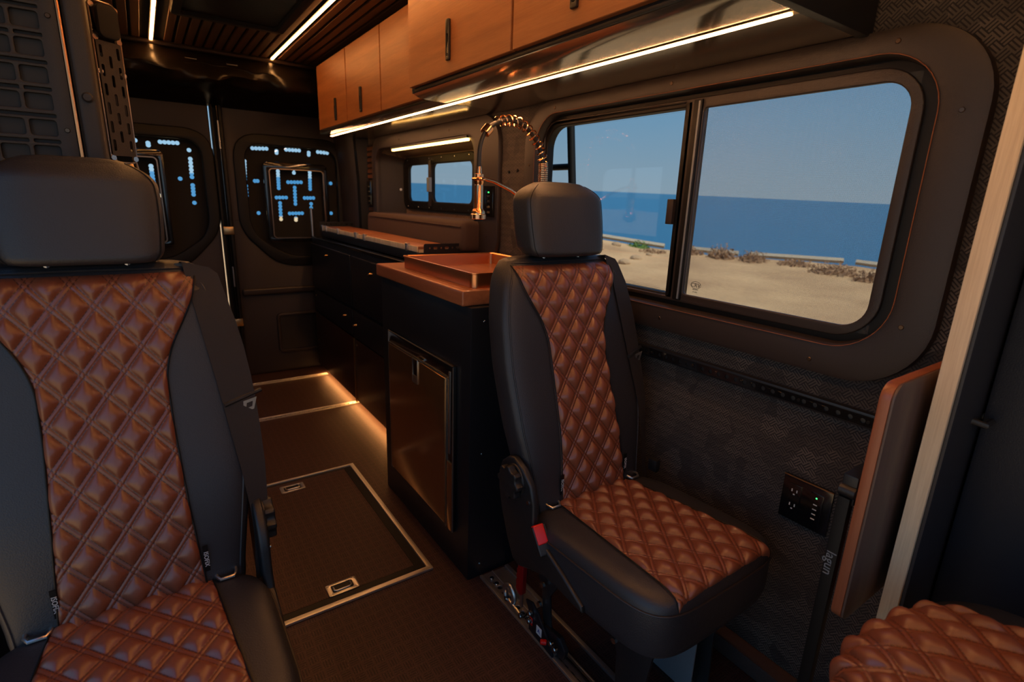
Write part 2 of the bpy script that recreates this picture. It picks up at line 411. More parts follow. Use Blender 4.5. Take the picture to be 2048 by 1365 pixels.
# ---- ceiling light strips
def strip(x, y0, y1, z, label, group, m, wd=.012, up=True, name='light_strip', hs=.012, rise=0.):
    t = thing(name, (x, (y0+y1)/2, z), label, 'light', group)
    hz = (z, z+hs)
    part('channel', B(x-wd*.9, x+wd*.9, y0-.006, y1+.006, hz[0]+.002, hz[1]+.004), 'black', t)
    part('diffuser', B(x-wd/2, x+wd/2, y0, y1, hz[0]-.002, hz[0]+.004, bev=.0015, seg=1), m, t)
    return t
strip(.135, -1.2, 3.53, ZC-.004, 'amber light strip in the slatted ceiling, left of the fan', 'ceiling light strips', 'led', .013)
strip(.705, -1.2, 3.53, ZC-.004, 'amber light strip in the slatted ceiling, right of the fan next to the cabinets', 'ceiling light strips', 'led', .013)

# ---- roof fan unit
t = thing('roof_fan', (.41, 2.72, ZC-.03), 'dark square roof fan shade between the two ceiling light strips', 'fan')
part('frame', plate(rrect(.19, .63, 2.20, 2.86, .03), [rrect(.225, .595, 2.235, 2.825, .02)], .035, 'xy', ZC-.028, .004), 'backing', t)
part('shade', B(.22, .60, 2.23, 2.83, ZC-.012, ZC-.006), 'liner', t)
for i in range(2): part('latch', B(.36+i*.09, .40+i*.09, 2.33, 2.345, ZC-.018, ZC-.010, bev=.002), 'plastic', t)

# ---- rear header: soft padded liner rolled over the doors
def header():
    bm = bmesh.new(); nx, ny = 90, 26; V = []
    import mathutils.noise as N
    for i in range(nx+1):
        x = XL+(XR-XL)*i/nx; row = []
        for j in range(ny+1):
            s = j/ny
            yy = 3.535+.25*s**3-.05*math.sin(PI*s)**1.5; zz = ZC-.004-.25*s
            bulge = math.sin(PI*min(1, s*1.05))
            for c0, am in ((.12, .06), (.82, .06), (.44, .035)):
                bulge_ = math.exp(-((x-c0)/.2)**2)*am*math.sin(PI*s)**2; yy -= bulge_*1.2; zz -= bulge_*.3
            n = N.noise(Vector((x*5, s*7, 1.3)))*.028+N.noise(Vector((x*14, s*3+x*5, 3.3)))*.014
            row.append(bm.verts.new((x, yy-n*math.sin(PI*s), zz-n*math.sin(PI*s))))
        V.append(row)
    for i in range(nx):
        for j in range(ny): bm.faces.new((V[i][j], V[i+1][j], V[i+1][j+1], V[i][j+1]))
    bmesh.ops.solidify(bm, geom=bm.faces[:], thickness=.006)
    return bm
t = thing('padded_header', (.4, 3.65, 1.7), 'dark wrinkled leather padding across the top of the rear doors', 'padding')
part('padding', header(), 'liner', t)
part('piping', tube([(XL+.03+(XR-XL-.06)*i/12, 3.505, ZC-.012) for i in range(13)], .012, 8), 'liner', t)
for hx in (.275, .47):
    part('clip', tube([(hx, 3.50, 1.888), (hx, 3.488, 1.883), (hx+.052, 3.488, 1.883), (hx+.052, 3.50, 1.888)], .0028, 6), 'steel', t, label='small silver wire clip')

# ---- rear doors
YD = 3.79
def door(n, x0, x1, inner, win, mirror):
    # win: outline of window opening
    out = rrect(x0, x1, .004, 1.80, .02, 3)
    d = struct('door_%d' % n, plate(out, [win], .045, 'xz', YD, .006), 'doorpanel')
    return d
def wout(cx, hw, grow, fl):
    """rounded trapezoid window outline: square top, outer-lower taper. fl=+1 taper on left"""
    L, R_, T, B_ = cx-hw-grow, cx+hw+grow, 1.505+grow, .80-grow
    pts = [(L, T), (R_, T), (R_, 1.02), (R_-.04 if fl < 0 else R_, .93), (R_-.22 if fl < 0 else R_, B_), (L+.22 if fl > 0 else L, B_), (L if fl < 0 else L+.04, .93 if fl > 0 else B_), (L, 1.02 if fl > 0 else B_)]
    # dedupe and round corners
    q = []
    for p in pts:
        if not q or (abs(p[0]-q[-1][0])+abs(p[1]-q[-1][1])) > 1e-6: q.append(p)
    if abs(q[0][0]-q[-1][0])+abs(q[0][1]-q[-1][1]) < 1e-6: q.pop()
    out = []; N_ = len(q)
    for i in range(N_):
        a, b_, c = Vector(q[i-1]), Vector(q[i]), Vector(q[(i+1) % N_])
        l1, l2 = (a-b_).length, (c-b_).length; r = min(.10+grow, l1*.45, l2*.45)
        p0 = b_+(a-b_).normalized()*r; p2 = b_+(c-b_).normalized()*r
        for k in range(7):
            s = k/6; pt = p0*(1-s)**2+b_*2*s*(1-s)+p2*s*s; out.append((pt.x, pt.y))
    return out
dr = door(1, .455, 1.19, .45, wout(.84, .285, .045, 1), 1)
dl = door(2, -.40, .385, .38, wout(-.0, .33, .045, -1), -1)
for dd, cx, hw, fl in ((dr, .84, .285, 1), (dl, -.0, .33, -1)):
    part('window_frame', plate(wout(cx, hw, .062, fl), [wout(cx, hw, -.004, fl)], .036, 'xz', YD-.012, .008, 2), 'rubber', dd)
    part('pane', plate(wout(cx, hw, .02, fl), [], .004, 'xz', YD+.060), 'tint', dd)
# lower pull recess and seam on the doors
for dd, x0, x1 in ((dr, .665, .97), (dl, -.15, .18)):
    part('recess_frame', plate(rrect(x0, x1, .14, .42, .03), [rrect(x0+.02, x1-.02, .16, .40, .02)], .02, 'xz', YD-.018, .005), 'doorpanel', dd)
    part('recess_panel', B(x0+.015, x1-.015, YD-.006, YD+.002, .155, .405), 'plastic', dd)
for dd, x0, x1 in ((dr, .456, .53), (dl, .33, .384)):
    part('seam', B(x0, x1, YD-.002, YD+.003, 1.036, 1.041), 'rubber', dd)
part('armrest_ledge', B(.47, 1.18, YD-.03, YD, .555, .60, bev=.018, seg=4), 'doorpanel', dr)
# centre gap seals, rod and latch
part('seal', B(.392, .405, YD-.03, YD+.04, .03, 1.79, bev=.005), 'rubber', dl)
part('seal', B(.435, .452, YD-.03, YD+.04, .03, 1.79, bev=.005), 'rubber', dr)
part('lock_rod', C((.428, YD-.02, .2), (.428, YD-.02, 1.72), .005, 10), 'black_gloss', dl)
part('rod_highlight', C((.428, YD-.022, 1.46), (.428, YD-.022, 1.62), .006, 10), 'steel', dl, label='bright steel piece added as a highlight on the lock rod')  # short bright pieces stand for highlights on the rod
part('rod_highlight', C((.428, YD-.022, .62), (.428, YD-.022, .75), .006, 10), 'steel', dl, label='bright steel piece added as a highlight on the lock rod')
for zz in (.36, .95): part('latch', B(.395, .455, YD-.04, YD-.015, zz, zz+.05, bev=.006), 'brass', dl)
struct('trim_3', B(.40, .44, YD+.03, YD+.05, .02, 1.79), 'rubber')

# perforated storage plates behind the rear windows
cam_o = Vector((0, 0, 1.22))
RUNS_R = [(1205, 258, 1333, 262, 5), (1425, 283, 1425, 300, 2), (1512, 271, 1630, 279, 5), (1718, 298, 1718, 318, 2), (1800, 292, 1885, 302, 4),
    (1133, 375, 1137, 542, 7), (1228, 556, 1252, 556, 2), (1437, 467, 1445, 622, 7), (1583, 447, 1583, 482, 2), (1727, 478, 1731, 630, 7),
    (1530, 567, 1647, 568, 5), (1590, 616, 1597, 765, 6), (1425, 707, 1512, 707, 4), (1680, 711, 1760, 711, 4), (1457, 757, 1466, 905, 6),
    (1147, 600, 1152, 690, 4), (1152, 750, 1168, 905, 6), (1545, 852, 1658, 850, 5), (1740, 764, 1740, 800, 2), (1262, 848, 1262, 848, 1),
    (1918, 578, 1918, 578, 1), (1922, 850, 1922, 850, 1), (1602, 895, 1602, 912, 2)]
RUNS_L = [(136, 185, 140, 185, 1), (255, 210, 258, 230, 2), (365, 200, 520, 210, 5), (640, 355, 655, 520, 6), (662, 595, 670, 680, 4), (548, 535, 548, 535, 1),
    (282, 420, 306, 590, 7), (275, 685, 385, 690, 5), (150, 515, 190, 522, 2), (628, 275, 628, 275, 1), (326, 750, 326, 750, 1), (678, 755, 678, 755, 1)]
def pxp(u_, v_, yp):
    px, py = 240+u_/4.55, 240+v_/4.55; d = F+RR*((px-1024)/1048.44)-UU*((py-682.5)/1048.44); q = cam_o+d*(yp/d.y); return q.x, q.z
def molle(runs, outl, label, boxx):
    holes = []
    YP = YD+.0475
    for (a, b_, c, d, n) in runs:
        p, q = pxp(a, b_, YP), pxp(c, d, YP); holes.append(scallop(p[0], p[1], q[0], q[1], .0122, n))
    t = thing('perforated_window_plate', ((outl[0][0]+outl[20][0])/2, YP, .8), label, 'window plate')
    part('plate', plate(outl, holes, .003, 'xz', YP), 'backing', t)
    return t
pr_ = molle(RUNS_R, wout(.84, .285, .03, 1), 'black perforated plate with rows of round holes over the right rear door window', 1)
pl_ = molle(RUNS_L, wout(-.0, .33, .03, -1), 'black perforated plate with rows of round holes over the left rear door window', 1)
# rectangular storage frame hung on each plate
for t, x0, x1, z0, z1 in ((pr_, .655, 1.055, .90, 1.405), (pl_, -.28, .13, .88, 1.43)):
    part('storage_frame', plate(rrect(x0, x1, z0, z1, .03), [rrect(x0+.035, x1-.035, z0+.03, z1-.045, .02)], .03, 'xz', YD-.03, .006), 'black_gloss', t)
    part('rim', plate(rrect(x0+.03, x1-.03, z0+.025, z1-.04, .025), [rrect(x0+.036, x1-.036, z0+.031, z1-.046, .02)], .006, 'xz', YD-.036), 'darkchrome', t)

# D pillar between rear door and side wall
bm = bmesh.new(); ring = []
for zz, xi in ((0, 1.16), (.9, 1.15), (1.3, 1.14), (1.6, 1.11), (1.93, 1.02)):
    ring.append([(xi, 3.80, zz), (xi+.01, 3.66, zz), (xi+.05, 3.60, zz), (XR, 3.56, zz), (XR, 3.80, zz)])
struct('trim_4', ring_loft(bm, ring), 'doorpanel')
bm = bmesh.new(); ring = []
for zz, xi in ((0, 1.20), (1.3, 1.19), (1.6, 1.17), (1.8, 1.12)):
    ring.append([(xi, 3.57, zz), (xi, 3.52, zz), (XR, 3.50, zz), (XR, 3.57, zz)])
struct('trim_5', ring_loft(bm, ring), 'rubber')
# ribbed strip at wall end
bm = bmesh.new()
t5 = thing('ribbed_panel', (1.24, 3.44, .98), 'narrow dark panel with horizontal wooden ribs beside the niche window, at the rear', 'panel')
part('backing', B(XR-.006, XR-.002, 3.40, 3.50, .98, 1.53), 'backing', t5)
rm = tomesh(B(-.005, .005, 3.40-3.44, 3.50-3.44, 0, .022, bev=.003)); rm.materials.append(M['slat'])
for i in range(16):
    o = bpy.data.objects.new('rib', rm); COL.objects.link(o); o.parent = t5; o.location = Vector((XR-.008, 3.44, .985+i*.034))-WL[t5.name]
t = thing('outlet_plate', (1.235, 3.44, 1.18), 'small dark outlet plate with amber dots on the ribbed panel', 'outlet')
part('plate', B(1.222, 1.232, 3.40, 3.48, 1.16, 1.31, bev=.003), 'black_gloss', t)
for i in range(4): part('socket_slot', B(1.2195, 1.2225, 3.43, 3.45, 1.18+i*.03, 1.186+i*.03), 'brass', t)

# ================================================================== WINDOW 1 (large, right)
def prism_frame(o0, o1, x0, x1, bev): return plate(o0, [o1], x1-x0, 'yz', x0, bev, 2)
wn = struct('window_1', prism_frame(rrect(.425, 1.675, .925, 1.525, .12), rrect(.468, 1.632, .967, 1.480, .075), XR+.012, XR+.045, .004), 'rubber')
# sub frames / sliding sash
part('sash_frame', prism_frame(rrect(.458, 1.645, .952, 1.497, .09), rrect(.484, 1.06, .970, 1.473, .06), XR+.008, XR+.016, .003) if 0 else
     plate(rrect(.455, 1.650, .950, 1.500, .09), [rrect(.478, .955, .975, 1.472, (.01, .055, .055, .01)), rrect(1.005, 1.640, .962, 1.492, (.05, .01, .01, .05))], .012, 'yz', XR+.004, .003, 2), 'trimleather', wn)
part('mullion', B(XR-.002, XR+.03, .958, .985, .955, 1.495, bev=.004), 'rubber', wn)
part('mullion', B(XR+.004, XR+.034, .990, 1.016, .955, 1.495, bev=.004), 'rubber', wn)
part('mullion_bead', B(XR-.0045, XR-.001, .962, .967, .96, 1.49), 'darksteel', wn, label='thin grey bead on the mullion')
part('pane', B(XR+.022, XR+.026, .46, .99, .955, 1.495), 'glass', wn)
part('pane', B(XR+.030, XR+.034, .99, 1.65, .955, 1.495), 'glass', wn)
part('insect_screen', B(XR+.010, XR+.011, .47, .965, .965, 1.485), 'screen', wn, label='fine grey insect screen over the right-hand pane')
part('latch', B(XR-.008, XR+.006, 1.012, 1.034, 1.168, 1.238, bev=.002), 'trimleather', wn)
# frit dots at edge of the sliding pane: narrow band
bm = bmesh.new()
for i in range(7):
    nn = 150
for row in range(4):
    for i in range(150):
        r = .0017-.00035*row; yy = 1.02+i*.004; zz = 1.488-row*.0045
        if yy < 1.63: q = [bm.verts.new((XR+.0293, yy+(row % 2)*.002+r*math.cos(a*PI/3), zz+r*math.sin(a*PI/3))) for a in range(6)]; bm.faces.new(q)
        zz = .966+row*.0045
        if yy < 1.63: q = [bm.verts.new((XR+.0293, yy+(row % 2)*.002+r*math.cos(a*PI/3), zz+r*math.sin(a*PI/3))) for a in range(6)]; bm.faces.new(q)
part('frit_dots', bm, 'clearmark', wn, kind='stuff', smooth=False)
mt = lambda y_, z_: basis((XR+.0212, y_, z_), (0, -1, 0), (0, 0, 1))
text('CRV', .017, mt(.925, 1.003), 'clearmark', 'glass_stamp', wn)
text('43R-0012', .005, mt(.925, .991), 'clearmark', 'glass_stamp', wn); text('E1 AS2', .005, mt(.925, .984), 'clearmark', 'glass_stamp', wn)
bm = bmesh.new(); sweep(bm, [(XR+.0212, .925+.017*math.cos(a*PI/12), 1.004+.010*math.sin(a*PI/12)) for a in range(24)], .0006, 4, True)
part('glass_stamp', bm, 'clearmark', wn)
# padded leather surround
def surround(name, oy0, oy1, oz0, oz1, ro, iy0, iy1, iz0, iz1, ri, depth_in, m='trimleather', th=.026):
    """rounded padded ring lofted from outer outline over a roll to an inner reveal"""
    n = 10; bm = bmesh.new()
    prof = [(0, XR-.001), (0, XR-th*.55), (.018, XR-th*.92), (.12, XR-th), (.80, XR-th), (.93, XR-th*.93), (.985, XR-th*.6), (1.0, XR-.002), (1.02, XR+depth_in)]
    A = rrect(oy0, oy1, oz0, oz1, ro, n); Bq = rrect(iy0, iy1, iz0, iz1, ri, n); rings = []
    for s, xx in prof:
        rings.append([bm.verts.new((xx, a[0]+(b_[0]-a[0])*s, a[1]+(b_[1]-a[1])*s)) for a, b_ in zip(A, Bq)])
    for r0, r1 in zip(rings, rings[1:]):
        N_ = len(r0)
        for k in range(N_): bm.faces.new((r0[k], r0[(k+1) % N_], r1[(k+1) % N_], r1[k]))
    return bm
sur = thing('window_surround', (XR, 1.03, .865), 'padded dark brown leather surround around the large sea-view window', 'window trim')
part('padding', surround('s', .345, 1.725, .862, 1.562, .15, .425, 1.655, .935, 1.515, .115, .012), 'trimleather', sur)
bm = bmesh.new(); iy = rrect(.421, 1.659, .931, 1.519, .118, 10); sweep(bm, [(XR-.0265, a, b_) for a, b_ in iy], .0010, 5, True)
part('stitch_line', bm, 'stitch', sur)
for (a, b_) in ((.51, 1.537), (.385, 1.402), (.40, 1.0), (.562, .89), (1.046, 1.54), (1.001, .897), (1.55, 1.535), (1.69, 1.35)):
    screw('screw', (XR-.025, a, b_), (-1, 0, 0), .005, sur, 'screw', .003)
    # dimple ring
# ladder outside the window
t = thing('side_ladder', (1.5, 1.9, .6), 'black tubular ladder outside, seen through the left pane of the large window', 'ladder')
for yy in (1.70, 2.05): part('rail', C((1.48, yy-.10, .3), (1.45, yy+.06, 1.75), .016, 12), 'rubber', t)
for i in range(5): part('rung', C((1.463, 1.655+i*.03-.03, .43+i*.31), (1.463, 2.0+i*.03-.03, .43+i*.31), .013, 12), 'rubber', t)

# ================================================================== NICHE WINDOW (rear right)
# recess shell
bm = bmesh.new(); A = rrect(2.10, 3.34, .98, 1.50, .08); Bq = rrect(2.18, 3.30, 1.0, 1.46, .05); rings = []
for s, xx in ((0, XR+.0), (.5, XR+.09), (1, XR+.17)):
    rings.append([bm.verts.new((xx, a[0]+(b_[0]-a[0])*s, a[1]+(b_[1]-a[1])*s)) for a, b_ in zip(A, Bq)])
for r0, r1 in zip(rings, rings[1:]):
    for k in range(len(r0)): bm.faces.new((r0[k], r0[(k+1) % len(r0)], r1[(k+1) % len(r0)], r1[k]))
w2 = struct('window_2', plate(rrect(2.10, 3.34, .97, 1.48, .05), [rrect(2.42, 3.25, 1.185, 1.425, .04)], .01, 'yz', XR+.168), 'fabric_pod')
nl = part('niche_lining', bm, 'trimleather', w2); nl.data.materials.append(M['fabric_pod'])
for p_ in nl.data.polygons:
    if abs(p_.normal.z) > .7 and (p_.center.z+WL['window_2'].z) > 1.4: p_.material_index = 1
part('window_frame', plate(rrect(2.38, 3.30, 1.145, 1.452, .06), [rrect(2.425, 2.88, 1.195, 1.405, .035), rrect(2.92, 3.22, 1.195, 1.405, .035)], .02, 'yz', XR+.150, .004, 2), 'rubber', w2)
part('mullion', B(XR+.14, XR+.165, 2.885, 2.915, 1.17, 1.425, bev=.003), 'trimleather', w2)
part('latch', B(XR+.125, XR+.145, 2.875, 2.905, 1.25, 1.33, bev=.003), 'darksteel', w2)
part('pane', B(XR+.160, XR+.164, 2.41, 3.25, 1.18, 1.43), 'glass', w2)
for i in range(6):
    for zz in (1.436, 1.160): screw('screw', (XR+.149, 2.45+i*.155, zz), (-1, 0, 0), .004, w2, 'bolt', .003)
sur2 = thing('niche_surround', (XR, 2.65, .95), 'smooth dark brown leather surround around the small niche window', 'window trim')
part('padding', surround('s', 1.915, 3.40, .93, 1.562, .12, 2.13, 3.33, 1.0, 1.492, .09, .01, th=.02), 'trimleather', sur2)
for (a, b_) in ((2.35, 1.527), (2.95, 1.527), (2.0, 1.30), (2.0, 1.06)): screw('screw', (XR-.020, a, b_), (-1, 0, 0), .0045, sur2, 'screw', .003)
for (a, b_) in ((1.86, 1.33), (1.80, 1.335)): screw('snap_button', (XR, a, b_), (-1, 0, 0), .006, sur, 'rubber', .006)
t = thing('niche_light', (XR+.0, 2.62, 1.487), 'short amber light bar above the small niche window', 'light')
part('housing', B(XR-.028, XR-.004, 2.17, 3.06, 1.481, 1.492, bev=.002), 'black', t)
part('diffuser', B(XR-.022, XR-.008, 2.175, 3.055, 1.470, 1.4815, bev=.001, seg=1), 'led_pod', t)
screw('snap_button', (XR+.09, 3.20, 1.26), (0, -1, 0), .008, w2, 'white', .004)
# bench cushion along the wall
bm = B(XR-.10, XR+.10, 2.06, 3.29, .9865, 1.125, bev=.03, seg=5)
for v_ in bm.verts: v_.co.z += .006*math.sin(v_.co.y*9)*(1 if v_.co.z > 1.05 else 0); v_.co.x += .01*(1.125-v_.co.z)*-4 if v_.co.x < XR else 0
t = part('bench_cushion', bm, 'cushionfab'); props(t, 'long brown-grey fabric bolster cushion under the small niche window', 'cushion')
bm = tube([(XR-.103, 2.08+i*.05, 1.098) for i in range(24)], .0025, 5); part('seam', bm, 'cushionfab', t)

# switch panel beside tap
t = thing('switch_panel', (XR-.02, 1.975, 1.15), 'small black switch panel with a green light behind the tap', 'switch panel')
part('plate', B(XR-.03, XR-.019, 1.935, 2.035, 1.145, 1.275, bev=.003), 'black_gloss', t)
part('indicator', B(XR-.032, XR-.029, 1.965, 1.971, 1.246, 1.251), 'green', t, label='small green indicator light')
for i in range(4): part('button', B(XR-.034, XR-.029, 1.960, 1.975, 1.228-i*.022, 1.236-i*.022, bev=.001), 'brass' if i > 1 else 'plastic', t)

# ================================================================== wall track, outlet
def track(yz0, yz1): pass
t = thing('wall_track', (XR, .85, .77), 'black slotted mounting track running along the wall below the large window', 'track')
part('rail', B(XR-.018, XR, .30, 2.0, .768, .803, bev=.004), 'black', t)
hl = []
yy = .33
k = 0
while yy < 1.28: hl.append(circ(yy, .7855, .0058, 10)); yy += .0254
part('slotted_face', plate(rrect(.305, 1.30, .774, .797, .002, 2), hl, .003, 'yz', XR-.022), 'black_gloss', t)
for i in range(6): screw('screw', (XR-.022, .42+i*.15, .7855), (-1, 0, 0), .004, t, 'rubber', .002)
t = thing('outlet_plate', (XR-.004, .518, .474), 'black two-gang outlet plate with power and charging sockets on the wall beside the right seat', 'outlet')
part('plate', B(XR-.008, XR, .460, .576, .472, .589, bev=.002), 'black_gloss', t)
part('trim_line', B(XR-.010, XR-.007, .460, .576, .5865, .589), 'brass', t)
part('socket', B(XR-.011, XR-.007, .530, .560, .492, .570, bev=.001), 'black_gloss', t)
part('charger', B(XR-.011, XR-.007, .478, .508, .492, .570, bev=.001), 'black_gloss', t)
for zz in (.553, .515):
    for dy in (-.006, .006): part('pin_slot', B(XR-.0118, XR-.0105, .545+dy-.0012, .545+dy+.0012, zz-.003, zz+.004), 'white', t)
    part('pin_slot', B(XR-.0118, XR-.0105, .543, .547, zz-.011, zz-.008), 'white', t)
for i in range(4): part('charging_port', B(XR-.0118, XR-.0105, .489, .498, .503+i*.0125, .5055+i*.0125), 'white', t)
part('indicator', B(XR-.0122, XR-.0105, .4915, .4945, .558, .561), 'green', t, label='small green indicator light')
screw('snap_button', (XR, .312, 1.389), (-1, 0, 0), .006, sur, 'rubber', .006)

# baseboard / lower ledge
struct('baseboard_right', B(1.20, XR, -1.3, 1.27, 0, .05, bev=.004), 'cushionfab')

# ================================================================== OVERHEAD CABINETS
def oh_door(t, x, y0, y1, z0, z1, hy, hz0, hz1):
    d = part('door', B(x-.018, x, y0+.0025, y1-.0025, z0, z1, bev=.0015, seg=1), 'cab', t)
    h = part('handle', plate(rrect(hy-.011, hy+.011, hz0, hz1, .004), [rrect(hy-.006, hy+.006, hz0+.012, hz1-.04, .003)], .008, 'yz', x-.026, .0015), 'black', d)
    part('handle_tab', B(x-.024, x-.020, hy-.0055, hy+.0055, hz0+.006, hz1-.012, bev=.001), 'black_gloss', d)
# rear run
t = thing('overhead_cabinet', (1.09, 2.7, 1.58), 'rear run of orange-brown wooden overhead cabinets above the worktop', 'cabinet')
part('body', B(.93, XR-.003, 1.93, 3.38, 1.585, 1.925), 'black', t)
for (a, b_) in ((2.85, 3.37), (2.38, 2.845), (1.93, 2.375)):
    hy = a+.06 if a > 1.95 else 2.0
    oh_door(t, .93, a, b_, 1.578, 1.918, {2.85: 3.03, 2.38: 2.63, 1.93: 2.02}[a], 1.60, 1.71)
part('underside', B(.925, XR-.003, 1.905, 3.42, 1.562, 1.580, bev=.004), 'underside', t)
# forward run
t = thing('overhead_cabinet', (1.05, 1.2, 1.58), 'forward wooden overhead cabinet standing proud of the rear run, above the large window', 'cabinet')
part('body', B(.85, XR-.003, .575, 1.90, 1.592, 1.93), 'black', t)
for (a, b_, hy) in ((1.25, 1.895, 1.59), (.60, 1.245, 1.0)):
    oh_door(t, .85, a, b_, 1.592, 1.925, hy, 1.628, 1.742)
# curved underside lip
bm = bmesh.new(); rings = []
prof = [(.848, 1.590), (.852, 1.577), (.872, 1.567), (.905, 1.5635), (1.0, 1.562), (1.235, 1.562), (1.235, 1.590)]
for yy in (.585, 1.903): rings.append([(x_, yy, z_) for x_, z_ in prof])
ring_loft(bm, rings); part('underside', bm, 'underside', t)
part('edge_strip', B(.846, .858, .585, 1.88, 1.579, 1.592, bev=.002), 'black', t)
part('end_panel', B(.852, 1.24, .565, .585, 1.556, 1.93, bev=.003), 'black', t)
t = thing('cabinet_light', (1.0, 2.0, 1.556), 'long bright amber light strip under the overhead cabinets', 'light')
part('channel', B(.990, 1.010, .59, 3.45, 1.5595, 1.5625), 'brass', t)
part('diffuser', B(.9935, 1.0065, .60, 3.44, 1.5575, 1.5605, bev=.001, seg=1), 'led_cab', t)

# ================================================================== GALLEY REAR
gx = .905
t = thing('drawer_cabinet', (1.08, 2.85, 0), 'long black rear cabinet with small latches and an amber glow below', 'cabinet')
part('body', B(gx, XR-.003, 1.985, 3.68, .055, .935, bev=.002), 'black', t)
part('plinth', B(gx+.06, XR-.003, 1.985, 3.66, 0, .055), 'black', t)
part('top_ledge', B(gx-.004, gx+.035, 1.985, 3.685, .93, .945, bev=.003), 'black_gloss', t)
for (a, b_, z0, z1) in ((2.85, 3.66, .62, .90), (2.0, 2.84, .62, .90), (2.85, 3.66, .45, .60), (2.0, 2.84, .45, .60)):
    d = part('drawer', B(gx-.014, gx, a+.004, b_-.004, z0, z1, bev=.002), 'black', t)
    hy = {(2.85, .62): 3.29, (2.0, .62): 2.52, (2.85, .45): 2.97, (2.0, .45): 2.79}[(a, z0)]
    zz = {(2.85, .62): .858, (2.0, .62): .845, (2.85, .45): .55, (2.0, .45): .53}[(a, z0)]
    bm = tube([(gx-.014, hy-.012, zz), (gx-.026, hy-.008, zz), (gx-.028, hy+.004, zz-.004), (gx-.016, hy+.012, zz-.012)], .004, 8); part('latch', bm, 'brass', d, label='small brass latch')
for (a, b_) in ((2.855, 3.66), (2.0, 2.835)):
    d = part('door', B(gx-.012, gx, a, b_, .07, .44, bev=.0015), 'wooddark', t)
    screw('door_screw', (gx-.012, b_-.04, .41), (-1, 0, 0), .006, d, 'brass'); 
part('divider', B(gx-.016, gx-.001, 2.838, 2.852, .06, .44), 'brass', t)
for zz in (.25, .56): screw('side_screw', (gx-.014, 3.60, zz), (-1, 0, 0), .006, t, 'brass')
strip2 = thing('kick_light', (gx+.03, 2.83, .05), 'amber light strip hidden under the black rear cabinet', 'light')
part('channel', B(gx+.005, gx+.045, 2.02, 3.64, .048, .0545), 'alu', strip2)
part('diffuser', B(gx+.012, gx+.032, 2.03, 3.63, .0455, .0482), 'led_kick', strip2)
# platform with walnut board on top
t = thing('bed_platform', (1.1, 2.9, .945), 'low black platform carrying the walnut board on top of the rear cabinet', 'platform')
part('base', B(.955, 1.235, 2.12, 3.62, .946, .985, bev=.003), 'black', t)
hl = []; yy = 1.02
xs_ = [(1.003, 0), (1.03, 1), (1.058, 0), (1.085, 1), (1.113, 0), (1.14, 1), (1.168, 0), (1.192, 1), (1.215, 0)]
for xx, s in xs_: hl.append(rrect(xx-.010, xx+.010, 1.002, 1.012, .0045, 4) if s else circ(xx, 1.007, .004, 10))
part('slotted_rail', plate(rrect(.975, 1.235, .946, 1.026, (.002, .008, .002, .002), 4), hl, .003, 'xz', 2.09), 'black', t, label='black slotted rail facing the sink')
hl = [rrect(.99+i*.035-.008, .99+i*.035+.008, 1.020, 1.028, .003, 3) for i in range(7)]
part('slotted_rail', plate(rrect(.95, 1.235, .946, 1.04, .004, 3), hl, .003, 'xz', 3.64), 'black', t, label='black slotted rail at the rear')
b_ = thing('folding_board', (1.1, 2.85, .985), 'walnut-topped folding board with brass edge lying on the black platform', 'board')
part('panel', B(.962, 1.135, 2.12, 2.84, 1.000, 1.012, bev=.001), 'board', b_)
part('panel', B(.962, 1.135, 2.85, 3.60, 1.000, 1.012, bev=.001), 'board', b_)
part('edge_band', B(.957, .9615, 2.12, 2.84, .988, 1.012, bev=.001), 'ply', b_); part('edge_band', B(.957, .9615, 2.85, 3.60, .988, 1.012, bev=.001), 'ply', b_)
part('lower_ply', B(.965, 1.133, 2.12, 3.60, .9852, .9995), 'ply', b_)
for yy in (2.22, 2.78, 2.92, 3.25, 3.5, 3.58):
    bm = B(.948, .966, yy-.008, yy+.008, .985, 1.018, bev=.002); cyl(bm, (.952, yy-.012, 1.016), (.952, yy+.012, 1.016), .005, 8)
    part('hinge', bm, 'steel', b_)
o = part('lift_rod', C((.935, 3.735, .03), (.922, 3.72, 1.125), .008, 10), 'steel'); props(o, 'thin leaning metal rod between the rear cabinet and the rear door', 'rod')

# ================================================================== SINK CABINET
sxf = .738
t = thing('sink_cabinet', (1.0, 1.62, 0), 'tall black sink cabinet with built-in fridge behind the right seat', 'cabinet')
part('body', B(sxf, XR-.003, 1.272, 1.975, 0, .918, bev=.004), 'black', t)
for (yy, zz, nn) in ((1.262, .875, (0, -1, 0)), (1.262, .05, (0, -1, 0)), (1.262, .45, (0, -1, 0))):
    screw('screw', (sxf+.045, 1.272, zz), nn, .004, t, 'bolt')
fr = thing('fridge', (sxf, 1.62, .14), 'glossy brown-black built-in fridge door with a chrome frame and small square latch', 'fridge')
y0, y1, z0, z1 = 1.352, 1.882, .140, .722
part('frame', plate(rrect(y0, y1, z0, z1, .003, 2), [rrect(y0+.045, y1-.012, z0-.001+.012, z1-.045, .002, 2)], .012, 'yz', sxf-.013, .002), 'black_gloss', fr)
for a, b_, c, d in ((y0, y1, z1-.003, z1), (y0+.02, y1, z1-.048, z1-.045), (y0, y0+.003, z0, z1), (y0+.044, y0+.047, z0, z1-.045), (y1-.003, y1, z0, z1), (y1-.014, y1-.011, z0, z1-.045)):
    part('chrome_bead', B(sxf-.0155, sxf-.012, a, b_, c, d), 'steel', fr)
dd = part('door', B(sxf-.020, sxf-.004, y0+.048, y1-.015, z0+.012, z1-.05, bev=.003), 'fridge', fr)
hy, hz = 1.618, .632
